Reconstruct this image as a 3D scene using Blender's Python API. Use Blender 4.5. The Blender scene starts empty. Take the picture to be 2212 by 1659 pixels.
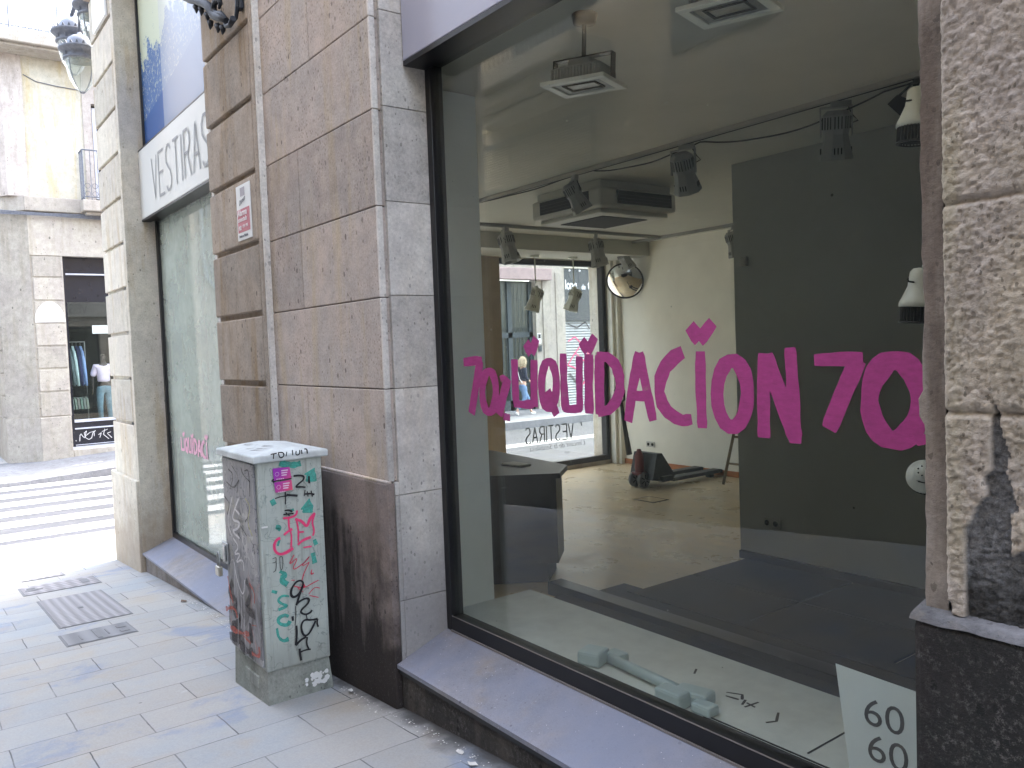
import bpy, bmesh, math, random
from mathutils import Vector, Matrix, noise as mnoise
random.seed(7)
R = math.radians
SC = bpy.context.scene
COL = SC.collection

# ------------------------------------------------------------------ camera, world, sun, exposure
cam_d = bpy.data.cameras.new('camera'); cam = bpy.data.objects.new('camera', cam_d); COL.objects.link(cam)
cam_d.sensor_width = 36; cam_d.lens = 1767.7/2212*36; cam_d.clip_start = .05; cam_d.clip_end = 400
yaw, pit, rol = R(53.238), R(2.668), R(-2.13)
fw = Vector((-math.sin(yaw)*math.cos(pit), math.cos(yaw)*math.cos(pit), -math.sin(pit)))
rt = Vector((math.cos(yaw), math.sin(yaw), 0)); up = rt.cross(fw)
RR = rt*math.cos(rol)+up*math.sin(rol); UU = -rt*math.sin(rol)+up*math.cos(rol)
m = Matrix((RR, UU, -fw)).transposed().to_4x4(); m.translation = Vector((0, -1.9, 1.52))
cam.matrix_world = m
SC.camera = cam
w = bpy.data.worlds.new('World'); SC.world = w; w.use_nodes = True
nt = w.node_tree; bg = nt.nodes['Background']; sky = nt.nodes.new('ShaderNodeTexSky')
SUN_EL, SUN_AZ = R(55), R(104)      # azimuth: direction towards the sun, measured from +x
sky.sky_type = 'NISHITA'; sky.sun_disc = False; sky.sun_elevation = SUN_EL
sky.sun_rotation = math.pi/2-SUN_AZ
sky.air_density = 1.0; sky.dust_density = 3.5; sky.ozone_density = 1.0
hs = nt.nodes.new('ShaderNodeHueSaturation'); hs.inputs['Saturation'].default_value = .60
nt.links.new(sky.outputs[0], hs.inputs['Color']); nt.links.new(hs.outputs[0], bg.inputs[0]); bg.inputs[1].default_value = .15
sd = bpy.data.lights.new('sun', 'SUN'); sd.energy = .8; sd.angle = R(6); sd.color = (1, .95, .87)
so = bpy.data.objects.new('sun', sd); COL.objects.link(so)
sdir = Vector((math.cos(SUN_AZ)*math.cos(SUN_EL), math.sin(SUN_AZ)*math.cos(SUN_EL), math.sin(SUN_EL)))
so.rotation_euler = sdir.to_track_quat('Z', 'Y').to_euler(); so.location = (-10, -2, 30)
vs = SC.view_settings; vs.view_transform = 'Standard'; vs.look = 'None'; vs.gamma = 1; vs.exposure = 3.6
try: vs.use_curve_mapping = False
except Exception: pass
SC.render.engine = 'CYCLES'; SC.cycles.max_bounces = 10; SC.cycles.transparent_max_bounces = 16
SC.cycles.diffuse_bounces = 5

# ------------------------------------------------------------------ mesh helpers
class MB:
    def __init__(s): s.b = bmesh.new()
    def box(s, x0, x1, y0, y1, z0, z1, bev=0, M=None, mi=0):
        r = bmesh.ops.create_cube(s.b, size=1); vs_ = r['verts']
        bmesh.ops.scale(s.b, vec=(abs(x1-x0), abs(y1-y0), abs(z1-z0)), verts=vs_)
        bmesh.ops.translate(s.b, vec=((x0+x1)/2, (y0+y1)/2, (z0+z1)/2), verts=vs_)
        fs = set(f for v in vs_ for f in v.link_faces)
        if bev:
            es = list(set(e for v in vs_ for e in v.link_edges))
            rr = bmesh.ops.bevel(s.b, geom=es, offset=bev, segments=2, affect='EDGES', profile=.5)
            vs_ = list(set(v for f in rr['faces'] for v in f.verts) | set(v for v in vs_ if v.is_valid))
            fs = set(f for v in vs_ for f in v.link_faces)
        for f in fs: f.material_index = mi
        if M is not None: bmesh.ops.transform(s.b, matrix=M, verts=vs_)
        return s
    def poly(s, pts, mi=0):
        f = s.b.faces.new([s.b.verts.new(p) for p in pts]); f.material_index = mi; return s
    def prism(s, pts, d):
        d = Vector(d); a = [s.b.verts.new(p) for p in pts]; c = [s.b.verts.new(Vector(p)+d) for p in pts]
        s.b.faces.new(a); s.b.faces.new(list(reversed(c))); n = len(a)
        for i in range(n): s.b.faces.new((a[i], c[i], c[(i+1) % n], a[(i+1) % n]))
        return s
    def tube(s, pts, r, n=8, cap=True):
        pts = [Vector(p) for p in pts]; rings = []
        rs = r if isinstance(r, (list, tuple)) else [r]*len(pts)
        prev = None
        for i, p in enumerate(pts):
            d = (pts[min(i+1, len(pts)-1)]-pts[max(i-1, 0)]).normalized()
            a = prev if prev is not None else (Vector((0, 0, 1)) if abs(d.z) < .9 else Vector((1, 0, 0)))
            u = (a-d*a.dot(d)).normalized(); v = d.cross(u); prev = u
            rings.append([s.b.verts.new(p+(u*math.cos(2*math.pi*k/n)+v*math.sin(2*math.pi*k/n))*rs[i]) for k in range(n)])
        for A, B in zip(rings, rings[1:]):
            for k in range(n):
                f = s.b.faces.new((A[k], A[(k+1) % n], B[(k+1) % n], B[k])); f.smooth = n > 6
        if cap: s.b.faces.new(list(reversed(rings[0]))); s.b.faces.new(rings[-1])
        return s
    def lathe(s, prof, c=(0, 0, 0), n=24, M=None, smooth=True):
        c = Vector(c); rings = []; nv = []
        for r_, z in prof:
            ring = [s.b.verts.new(c+Vector((max(r_, .0004)*math.cos(2*math.pi*k/n), max(r_, .0004)*math.sin(2*math.pi*k/n), z))) for k in range(n)]
            rings.append(ring); nv += ring
        for A, B in zip(rings, rings[1:]):
            for k in range(n):
                f = s.b.faces.new((A[k], A[(k+1) % n], B[(k+1) % n], B[k])); f.smooth = smooth
        if M is not None: bmesh.ops.transform(s.b, matrix=M, verts=nv)
        return s
    def build(s, name, mat, parent=None, fix=True):
        if fix: bmesh.ops.recalc_face_normals(s.b, faces=s.b.faces[:])
        me = bpy.data.meshes.new(name); s.b.to_mesh(me); s.b.free()
        for mm in (mat if isinstance(mat, (list, tuple)) else [mat]): me.materials.append(mm)
        o = bpy.data.objects.new(name, me); COL.objects.link(o)
        if parent is not None: o.parent = parent; o.matrix_parent_inverse = Matrix.Identity(4)
        return o
def tag(o, label=None, cat=None, group=None, kind=None):
    if label: o['label'] = label
    if cat: o['category'] = cat
    if group: o['group'] = group
    if kind: o['kind'] = kind
    return o
def empty(name, loc=(0, 0, 0), rot=(0, 0, 0), label=None, cat=None, group=None, kind=None):
    o = bpy.data.objects.new(name, None); o.empty_display_size = .1; COL.objects.link(o)
    o.location = loc; o.rotation_euler = rot
    return tag(o, label, cat, group, kind)
def copy_tree(o, parent=None):
    c = o.copy(); COL.objects.link(c); c.parent = parent
    for ch in list(o.children): copy_tree(ch, c)
    return c
def strokes(data, plane, off, seed=1, rough=.12, smooth=False, wk=1.):
    """brush strokes as thin ribbons lying on a wall or pane; plane 'y' -> points are (x,z), 'x' -> points are (y,z)"""
    b = MB(); rnd = random.Random(seed); k = 0
    for it in data:
        wdt, pts = it[0]*wk, it[-1]; wz = it[1]*wk if len(it) == 3 else wdt
        P = [Vector(q) for q in pts]
        if len(P) < 2: continue
        for _ in range(2 if smooth and len(P) > 2 else 0):
            N = [P[0]]
            for a, c in zip(P, P[1:]): N += [a.lerp(c, .25), a.lerp(c, .75)]
            P = N+[P[-1]]
        # resample
        Q = []
        for a, c in zip(P, P[1:]):
            n = max(1, int((c-a).length/.02))
            for i in range(n): Q.append(a.lerp(c, i/n))
        Q.append(P[-1]); L = []; Rr = []
        closed = (P[0]-P[-1]).length < .012
        for i, q in enumerate(Q):
            d = Q[min(i+1, len(Q)-1)]-Q[max(i-1, 0)]
            if closed and i in (0, len(Q)-1): d = Q[1]-Q[-2]
            if d.length < 1e-6: d = Vector((0, 1))
            d.normalize(); nn = Vector((-d.y, d.x))
            hw = .5*(wdt*abs(nn.x)+wz*abs(nn.y)) if len(it) == 3 else wdt*.5
            hw *= 1+rough*(mnoise.noise(Vector((q.x*14, q.y*14, seed)))+.6*mnoise.noise(Vector((q.x*60, q.y*60, seed))))
            if not closed and i in (0, len(Q)-1): hw *= .88
            L.append(q+nn*hw); Rr.append(q-nn*hw)
        if closed: L[-1] = L[0]; Rr[-1] = Rr[0]
        o_ = off+(-1 if plane == 'y' else 1)*.00025*k if off < 50 else off; k = (k+1) % 12
        mk = (lambda q: (q.x, o_, q.y)) if plane == 'y' else (lambda q: (o_, q.x, q.y))
        vl = [b.b.verts.new(mk(q)) for q in L]; vr = [b.b.verts.new(mk(q)) for q in Rr]
        for i in range(len(Q)-1): b.b.faces.new((vl[i], vl[i+1], vr[i+1], vr[i]))
    return b
FONT = {'V': [[(0, 1), (.5, 0), (1, 1)]], 'E': [[(1, 1), (0, 1), (0, 0), (1, 0)], [(0, .52), (.85, .52)]],
 'S': [[(.95, .88), (.7, 1), (.35, 1), (.08, .85), (.1, .65), (.4, .53), (.75, .42), (.95, .25), (.85, .08), (.55, 0), (.25, 0), (.02, .12)]],
 'T': [[(0, 1), (1, 1)], [(.5, 1), (.5, 0)]], 'I': [[(.5, 0), (.5, 1)]], 'R': [[(0, 0), (0, 1), (.6, 1), (.9, .88), (.9, .66), (.6, .52), (0, .52)], [(.5, .52), (1, 0)]],
 'A': [[(0, 0), (.5, 1), (1, 0)], [(.2, .36), (.8, .36)]], "'": [[(.5, 1), (.4, .75)]]}
def line_text(txt, h, cw, gap, sw, f):
    """thin capitals built from straight strokes; f maps (u, v) to a wall point pair"""
    out = []; u = 0
    for ch in txt:
        ww = cw*(.15 if ch in "I'" else 1)
        for st in FONT.get(ch, []): out.append((sw, [f(u+ww*(x if ch not in "I'" else x), y*h) for x, y in st]))
        u += ww+gap
    return out
def text_mesh(name, txt, size, mat, M, parent=None, off=0.0, shear=0, ext=.0008, sx=1):
    cu = bpy.data.curves.new(name, 'FONT'); cu.body = txt; cu.size = size; cu.offset = off; cu.shear = shear; cu.extrude = ext; cu.resolution_u = 4
    t = bpy.data.objects.new(name, cu); COL.objects.link(t)
    dg = bpy.context.evaluated_depsgraph_get(); me = bpy.data.meshes.new_from_object(t.evaluated_get(dg))
    bpy.data.objects.remove(t); me.transform(M @ Matrix.Diagonal((sx, 1, 1, 1)))
    me.materials.clear(); me.materials.append(mat)
    o = bpy.data.objects.new(name, me); COL.objects.link(o)
    if parent is not None: o.parent = parent
    return o
def facing_y(x, y, z):   # text plane that reads from -y
    return Matrix.Translation((x, y, z)) @ Matrix.Rotation(R(90), 4, 'X')
def facing_px(x, y, z):  # reads from +x
    return Matrix.Translation((x, y, z)) @ Matrix.Rotation(R(90), 4, 'Z') @ Matrix.Rotation(R(90), 4, 'X')
def facing_nx(x, y, z):  # reads from -x
    return Matrix.Translation((x, y, z)) @ Matrix.Rotation(R(-90), 4, 'Z') @ Matrix.Rotation(R(90), 4, 'X')

# ------------------------------------------------------------------ material helpers
class NT:
    def __init__(s, name):
        s.m = bpy.data.materials.new(name); s.m.use_nodes = True; s.t = s.m.node_tree; s.n = s.t.nodes
        s.p = s.n['Principled BSDF']; s.tc = s.n.new('ShaderNodeTexCoord').outputs['Object']; s.pos = s.tc
    def link(s, a, b): s.t.links.new(a, b)
    def setin(s, sock, v):
        if hasattr(v, 'is_output') or isinstance(v, bpy.types.NodeSocket): s.link(v, sock)
        else:
            if isinstance(v, (tuple, list)) and len(v) == 3 and sock.type == 'RGBA': v = (*v, 1)
            sock.default_value = v
    def map(s, sc, loc=(0, 0, 0)):
        k = s.n.new('ShaderNodeMapping'); s.link(s.tc, k.inputs[0]); k.inputs['Scale'].default_value = sc; k.inputs['Location'].default_value = loc
        return k.outputs[0]
    def noise(s, scale, detail=5, rough=.6, vec=None, dist=0):
        k = s.n.new('ShaderNodeTexNoise'); s.link(vec or s.tc, k.inputs['Vector'])
        k.inputs['Scale'].default_value = scale; k.inputs['Detail'].default_value = detail; k.inputs['Roughness'].default_value = rough; k.inputs['Distortion'].default_value = dist
        return k.outputs[0]
    def voro(s, scale, vec=None, feat='F1', out='Distance'):
        k = s.n.new('ShaderNodeTexVoronoi'); k.feature = feat; s.link(vec or s.tc, k.inputs['Vector']); k.inputs['Scale'].default_value = scale
        return k.outputs[out]
    def rng(s, v, a, b, c=0., d=1., smooth=False):
        k = s.n.new('ShaderNodeMapRange'); k.interpolation_type = 'SMOOTHSTEP' if smooth else 'LINEAR'
        s.setin(k.inputs[0], v)
        for i, x in enumerate((a, b, c, d)): k.inputs[i+1].default_value = x
        return k.outputs[0]
    def math(s, op, a, b=0.):
        k = s.n.new('ShaderNodeMath'); k.operation = op; s.setin(k.inputs[0], a); s.setin(k.inputs[1], b); return k.outputs[0]
    def mix(s, f, a, b, mode='MIX'):
        k = s.n.new('ShaderNodeMix'); k.data_type = 'RGBA'; k.blend_type = mode
        s.setin(k.inputs[0], f); s.setin(k.inputs[6], a); s.setin(k.inputs[7], b); return k.outputs[2]
    def sep(s, v=None):
        k = s.n.new('ShaderNodeSeparateXYZ'); s.link(v or s.tc, k.inputs[0]); return k.outputs
    def island(s):
        return s.n.new('ShaderNodeNewGeometry').outputs['Random Per Island']
    def bump(s, h, strength=.5, dist=.01, prev=None):
        k = s.n.new('ShaderNodeBump'); k.inputs['Strength'].default_value = strength; k.inputs['Distance'].default_value = dist
        s.link(h, k.inputs['Height'])
        if prev is not None: s.link(prev, k.inputs['Normal'])
        s.link(k.outputs[0], s.p.inputs['Normal']); return k.outputs[0]
    def out(s, col=None, rough=None, metal=None, spec=None):
        if col is not None: s.setin(s.p.inputs['Base Color'], col)
        if rough is not None: s.setin(s.p.inputs['Roughness'], rough)
        if metal is not None: s.p.inputs['Metallic'].default_value = metal
        if spec is not None: s.p.inputs['Specular IOR Level'].default_value = spec
        return s.m
def plain(name, c, rough=.6, metal=0, var=.12, sc=6, bump=0, bsc=40, spec=None):
    t = NT(name); n = t.noise(sc, 6, .65)
    k = t.rng(n, .3, .7, 1-var, 1+var)
    kk = t.n.new('ShaderNodeVectorMath'); kk.operation = 'SCALE'; kk.inputs[0].default_value = c; t.link(k, kk.inputs['Scale'])
    if bump: t.bump(t.noise(bsc, 6, .7), bump, .004)
    return t.out(kk.outputs[0], rough, metal, spec)
def stone(name, c1, c2, c3, pits=.5, psc=26, bump=.5, bdist=.006, fine=70, grime=None, isl=.17, extra=None, rough=.9):
    t = NT(name)
    a = t.noise(1.7, 6, .62, dist=.3); col = t.mix(t.rng(a, .38, .62, smooth=True), c1, c2)
    st = t.noise(1.2, 6, .62, vec=t.map((5, 5, .7))); col = t.mix(t.math('MULTIPLY', t.rng(st, .48, .70, smooth=True), .8), col, c3)
    f = t.noise(fine, 7, .75); f2 = t.noise(9, 6, .7)
    k = t.math('ADD', t.rng(f, .25, .75, -.26, .26), t.rng(f2, .3, .7, -.17, .17))
    k = t.math('ADD', k, 1.)
    k = t.math('ADD', k, t.rng(t.island(), 0, 1, -isl, isl))
    vm = t.n.new('ShaderNodeVectorMath'); vm.operation = 'SCALE'; t.link(col, vm.inputs[0]); t.link(k, vm.inputs['Scale']); col = vm.outputs[0]
    warp = t.n.new('ShaderNodeVectorMath'); warp.operation = 'MULTIPLY_ADD'
    t.link(t.n.new('ShaderNodeTexNoise').outputs['Color'], warp.inputs[0]); warp.inputs[1].default_value = (.02, .02, .02); t.link(t.map((1, 1, .62)), warp.inputs[2])
    v2 = t.voro(psc*2.4, vec=warp.outputs[0]); s2 = t.sep(t.voro(psc*2.4, vec=warp.outputs[0], out='Color'))[1]
    v = t.voro(psc, vec=warp.outputs[0]); vc = t.voro(psc, vec=warp.outputs[0], out='Color'); sz = t.sep(vc)[0]
    thr = t.rng(sz, 1-pits, 1, 0, .30)
    pm = t.math('GREATER_THAN', t.math('SUBTRACT', thr, v), 0.)
    pm = t.math('MULTIPLY', pm, t.rng(t.noise(3.1, 3, .5), .42, .55))
    pm2 = t.math('GREATER_THAN', t.math('SUBTRACT', t.rng(s2, 1-min(1, pits*1.3), 1, 0, .34), v2), 0.); pm = t.math('MAXIMUM', pm, t.math('MULTIPLY', pm2, t.rng(t.noise(2.2, 4, .6), .38, .6, .2, .9)))
    col = t.mix(t.math('MULTIPLY', pm, .72), col, tuple(x*.22 for x in c1))
    if grime: col = grime(t, col)
    if extra: col = extra(t, col)
    h = t.math('ADD', t.math('MULTIPLY', t.noise(38, 8, .76), .7), t.math('MULTIPLY', t.noise(110, 6, .7), .6))
    h = t.math('SUBTRACT', h, t.math('MULTIPLY', pm, .7))
    t.bump(h, bump, bdist)
    return t.out(col, rough, spec=.25)
LETTERS=[(0.0538, 0.0336, [(-3.36, 1.448), (-3.277, 1.454), (-3.2, 1.458)]), (0.0426, 0.0266, [(-3.215, 1.455), (-3.26, 1.333), (-3.307, 1.197)]), (0.04, 0.025, [(-3.095, 1.309), (-3.1, 1.277), (-3.112, 1.248), (-3.128, 1.226), (-3.147, 1.214), (-3.167, 1.213), (-3.185, 1.224), (-3.199, 1.245), (-3.207, 1.274), (-3.208, 1.307), (-3.203, 1.34), (-3.191, 1.369), (-3.174, 1.391), (-3.154, 1.402), (-3.135, 1.402), (-3.117, 1.391), (-3.104, 1.37), (-3.096, 1.342), (-3.095, 1.309)]), (0.0429, 0.0268, [(-2.998, 1.374), (-3.039, 1.291), (-3.079, 1.201)]), (0.032, 0.02, [(-3.057, 1.367), (-3.036, 1.377), (-3.006, 1.361)]), (0.045, 0.0281, [(-3.016, 1.211), (-3.018, 1.178)]), (0.0398, 0.0249, [(-2.942, 1.459), (-2.944, 1.352), (-2.941, 1.257)]), (0.0499, 0.0312, [(-2.958, 1.259), (-2.888, 1.257), (-2.815, 1.262)]), (0.0404, 0.0254, [(-2.799, 1.455), (-2.806, 1.354), (-2.809, 1.249)]), (0.0406, 0.0253, [(-2.853, 1.532), (-2.817, 1.484)]), (0.0359, 0.0225, [(-2.814, 1.482), (-2.776, 1.549)]), (0.0375, 0.0239, [(-2.652, 1.349), (-2.657, 1.315), (-2.667, 1.285), (-2.682, 1.263), (-2.699, 1.25), (-2.717, 1.25), (-2.733, 1.261), (-2.745, 1.283), (-2.752, 1.313), (-2.754, 1.347), (-2.748, 1.381), (-2.738, 1.411), (-2.723, 1.434), (-2.706, 1.445), (-2.688, 1.445), (-2.673, 1.433), (-2.66, 1.412), (-2.653, 1.382), (-2.652, 1.349)]), (0.0346, 0.0223, [(-2.716, 1.324), (-2.69, 1.275), (-2.661, 1.22)]), (0.0388, 0.0255, [(-2.605, 1.48), (-2.607, 1.357), (-2.602, 1.242)]), (0.0417, 0.0277, [(-2.615, 1.25), (-2.564, 1.249), (-2.501, 1.255)]), (0.0335, 0.0225, [(-2.504, 1.467), (-2.509, 1.358), (-2.511, 1.245)]), (0.0428, 0.0292, [(-2.445, 1.475), (-2.452, 1.359), (-2.454, 1.235)]), (0.0376, 0.0256, [(-2.487, 1.531), (-2.45, 1.487)]), (0.0335, 0.0229, [(-2.451, 1.484), (-2.405, 1.546)]), (0.0448, 0.0311, [(-2.383, 1.471), (-2.389, 1.36), (-2.39, 1.234)]), (0.0407, 0.0291, [(-2.4, 1.469), (-2.338, 1.462), (-2.295, 1.434), (-2.273, 1.384), (-2.272, 1.334), (-2.298, 1.288), (-2.34, 1.255), (-2.403, 1.241)]), (0.0393, 0.0286, [(-2.164, 1.477), (-2.205, 1.346), (-2.234, 1.214)]), (0.0365, 0.027, [(-2.164, 1.477), (-2.134, 1.347), (-2.104, 1.224)]), (0.0489, 0.036, [(-2.21, 1.316), (-2.169, 1.314), (-2.128, 1.316)]), (0.0448, 0.0339, [(-1.954, 1.476), (-1.995, 1.458), (-2.038, 1.425), (-2.064, 1.38), (-2.071, 1.333), (-2.06, 1.29), (-2.033, 1.26), (-1.996, 1.241), (-1.963, 1.232), (-1.921, 1.239)]), (0.0408, 0.0324, [(-1.875, 1.477), (-1.878, 1.342), (-1.875, 1.21)]), (0.0406, 0.0322, [(-1.92, 1.567), (-1.877, 1.515)]), (0.0365, 0.0293, [(-1.879, 1.512), (-1.817, 1.575)]), (0.0433, 0.0352, [(-1.682, 1.334), (-1.687, 1.297), (-1.698, 1.263), (-1.715, 1.238), (-1.736, 1.223), (-1.758, 1.222), (-1.778, 1.234), (-1.794, 1.259), (-1.805, 1.292), (-1.807, 1.331), (-1.802, 1.37), (-1.79, 1.404), (-1.772, 1.429), (-1.751, 1.442), (-1.729, 1.442), (-1.71, 1.428), (-1.694, 1.404), (-1.684, 1.371), (-1.682, 1.334)]), (0.045, 0.0386, [(-1.61, 1.466), (-1.62, 1.337), (-1.622, 1.194)]), (0.0433, 0.0379, [(-1.61, 1.459), (-1.558, 1.333), (-1.504, 1.2)]), (0.0397, 0.0353, [(-1.518, 1.483), (-1.511, 1.339), (-1.506, 1.184)]), (0.0411, 0.0383, [(-1.435, 1.443), (-1.356, 1.445), (-1.278, 1.447)]), (0.0398, 0.0373, [(-1.293, 1.443), (-1.342, 1.343), (-1.39, 1.235)]), (0.0455, 0.044, [(-1.115, 1.331), (-1.117, 1.305), (-1.123, 1.28), (-1.133, 1.258), (-1.146, 1.239), (-1.161, 1.226), (-1.178, 1.218), (-1.196, 1.217), (-1.213, 1.222), (-1.229, 1.234), (-1.242, 1.251), (-1.252, 1.274), (-1.258, 1.299), (-1.26, 1.326), (-1.257, 1.354), (-1.25, 1.38), (-1.239, 1.402), (-1.225, 1.42), (-1.209, 1.433), (-1.192, 1.439), (-1.175, 1.439), (-1.158, 1.433), (-1.143, 1.42), (-1.131, 1.403), (-1.122, 1.381), (-1.116, 1.357), (-1.115, 1.331)]), (0.027, 0.0273, [(-1.116, 1.236), (-1.109, 1.209)])]
CAB_BLACK=[(0.0063, [(-0.27, 0.878), (-0.24, 0.878), (-0.211, 0.87), (-0.216, 0.85), (-0.242, 0.835), (-0.265, 0.817), (-0.232, 0.816), (-0.207, 0.809)]), (0.0085, [(-0.185, 0.867), (-0.185, 0.828)]), (0.0111, [(-0.385, 0.861), (-0.378, 0.87), (-0.342, 0.873), (-0.281, 0.872)]), (0.0042, [(-0.32, 0.804), (-0.318, 0.779), (-0.322, 0.734)]), (0.0077, [(-0.314, 0.784), (-0.282, 0.777), (-0.253, 0.771)]), (0.0042, [(-0.376, 0.773), (-0.347, 0.779), (-0.311, 0.778)]), (0.0042, [(-0.211, 0.796), (-0.217, 0.764)]), (0.0043, [(-0.199, 0.787), (-0.196, 0.758)]), (0.0064, [(-0.212, 0.774), (-0.179, 0.773), (-0.16, 0.764)]), (0.005, [(-0.178, 0.788), (-0.172, 0.755)]), (0.007, [(-0.329, 0.703), (-0.3, 0.702), (-0.287, 0.69)]), (0.0056, [(-0.337, 0.683), (-0.309, 0.682), (-0.28, 0.681)]), (0.0056, [(-0.323, 0.692), (-0.302, 0.671)]), (0.0077, [(-0.253, 0.278), (-0.244, 0.302), (-0.258, 0.319), (-0.284, 0.317), (-0.311, 0.287), (-0.318, 0.256), (-0.306, 0.236), (-0.28, 0.241), (-0.261, 0.262), (-0.25, 0.288)]), (0.0078, [(-0.252, 0.282), (-0.273, 0.233), (-0.29, 0.19)]), (0.0078, [(-0.29, 0.197), (-0.267, 0.21), (-0.237, 0.218), (-0.215, 0.209), (-0.224, 0.186), (-0.266, 0.16), (-0.267, 0.145), (-0.242, 0.129), (-0.215, 0.134), (-0.205, 0.146)]), (0.0028, [(-0.294, 0.187), (-0.295, 0.13), (-0.303, 0.086)]), (0.0099, [(-0.314, 0.138), (-0.313, 0.113)]), (0.0043, [(-0.238, 0.128), (-0.234, 0.102)]), (0.0078, [(-0.176, 0.092), (-0.214, 0.094), (-0.25, 0.106), (-0.27, 0.082), (-0.268, 0.045), (-0.255, 0.017), (-0.232, 0.019), (-0.208, 0.049), (-0.188, 0.084)]), (0.0065, [(-0.176, 0.092), (-0.181, 0.068), (-0.174, 0.048)]), (0.0078, [(-0.296, 0.084), (-0.295, 0.037), (-0.305, -0.021)]), (0.0078, [(-0.305, -0.021), (-0.278, 0.001), (-0.244, 0.011)]), (0.0071, [(-0.239, 0.009), (-0.246, -0.025), (-0.233, -0.061)]), (0.0064, [(-0.222, -0.063), (-0.255, -0.059), (-0.285, -0.065)]), (0.0085, [(-0.284, -0.044), (-0.283, -0.073), (-0.278, -0.11)]), (0.0128, [(-0.219, 0.258), (-0.216, 0.253)]), (0.0021, [(-0.406, 0.461), (-0.384, 0.467), (-0.387, 0.44), (-0.407, 0.44)]), (0.0021, [(-0.386, 0.467), (-0.388, 0.398), (-0.406, 0.391)]), (0.0021, [(-0.367, 0.464), (-0.349, 0.464), (-0.354, 0.398), (-0.367, 0.394), (-0.367, 0.464)])]
CAB_PINK=[(0.0077, [(-0.257, 0.692), (-0.262, 0.668), (-0.295, 0.659), (-0.335, 0.662)]), (0.0063, [(-0.306, 0.657), (-0.306, 0.601), (-0.293, 0.57), (-0.3, 0.501)]), (0.0084, [(-0.336, 0.574), (-0.314, 0.588), (-0.288, 0.598)]), (0.0104, [(-0.355, 0.56), (-0.376, 0.557), (-0.392, 0.531), (-0.387, 0.495), (-0.363, 0.474), (-0.327, 0.478), (-0.289, 0.496)]), (0.0099, [(-0.27, 0.648), (-0.234, 0.632), (-0.207, 0.592), (-0.189, 0.639), (-0.158, 0.663)]), (0.0063, [(-0.263, 0.64), (-0.255, 0.585), (-0.26, 0.522)]), (0.0071, [(-0.256, 0.575), (-0.226, 0.573)]), (0.0099, [(-0.263, 0.509), (-0.236, 0.529), (-0.187, 0.538)]), (0.0064, [(-0.162, 0.656), (-0.179, 0.616), (-0.167, 0.571), (-0.176, 0.543)]), (0.0057, [(-0.234, 0.489), (-0.186, 0.488)])]
CAB_RED=[(0.0035, [(-0.287, 0.46), (-0.323, 0.406), (-0.259, 0.451), (-0.31, 0.372), (-0.227, 0.409), (-0.192, 0.446), (-0.258, 0.387), (-0.205, 0.405)]), (0.0035, [(-0.205, 0.405), (-0.238, 0.354), (-0.251, 0.314)]), (0.0043, [(-0.192, 0.363), (-0.201, 0.336), (-0.182, 0.343)]), (0.0035, [(-0.309, 0.329), (-0.291, 0.325)]), (0.0036, [(-0.296, 0.294), (-0.242, 0.272), (-0.196, 0.288), (-0.158, 0.298)]), (0.0036, [(-0.214, 0.227), (-0.163, 0.205)]), (0.0036, [(-0.218, 0.235), (-0.182, 0.267), (-0.153, 0.254)]), (0.0035, [(-0.278, 0.284), (-0.247, 0.252)]), (0.0114, [(-0.248, 0.299), (-0.238, 0.275)])]
CAB_GREEN=[(0.0169, [(-0.338, 0.956), (-0.295, 0.938), (-0.252, 0.933), (-0.222, 0.939)]), (0.0242, [(-0.176, 0.894), (-0.166, 0.872), (-0.17, 0.833)]), (0.0355, [(-0.211, 0.721), (-0.194, 0.704), (-0.199, 0.669)]), (0.0138, [(-0.39, 0.768), (-0.377, 0.738)]), (0.0111, [(-0.376, 0.623), (-0.355, 0.616), (-0.367, 0.604)]), (0.014, [(-0.286, 0.704), (-0.283, 0.689)]), (0.0083, [(-0.359, 0.554), (-0.371, 0.521)]), (0.0129, [(-0.169, 0.521), (-0.159, 0.49)]), (0.0157, [(-0.18, 0.451), (-0.172, 0.392)]), (0.0153, [(-0.367, 0.387), (-0.339, 0.367), (-0.363, 0.337), (-0.328, 0.308)]), (0.0097, [(-0.415, 0.291), (-0.387, 0.278)]), (0.0063, [(-0.324, 0.244), (-0.36, 0.258), (-0.389, 0.237), (-0.362, 0.21), (-0.327, 0.195), (-0.385, 0.186)]), (0.0098, [(-0.33, 0.138), (-0.358, 0.152), (-0.391, 0.138), (-0.382, 0.108), (-0.339, 0.091), (-0.324, 0.112)]), (0.0098, [(-0.397, 0.091), (-0.392, 0.04), (-0.365, 0.012), (-0.336, 0.019)])]
CAB_LID=[(0.0047, [(-0.393, 1.007), (-0.359, 1.01)]), (0.0047, [(-0.376, 1.01), (-0.38, 0.982)]), (0.0038, [(-0.352, 1.012), (-0.325, 1.011), (-0.321, 0.99), (-0.346, 0.981), (-0.352, 1.012)]), (0.0038, [(-0.306, 1.012), (-0.312, 0.989)]), (0.0048, [(-0.276, 1.018), (-0.275, 0.99)]), (0.0038, [(-0.256, 1.011), (-0.259, 0.988), (-0.237, 0.99), (-0.236, 1.014)]), (0.0048, [(-0.226, 1.013), (-0.225, 0.991)]), (0.0048, [(-0.211, 1.016), (-0.196, 1.015), (-0.195, 0.99)])]
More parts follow.
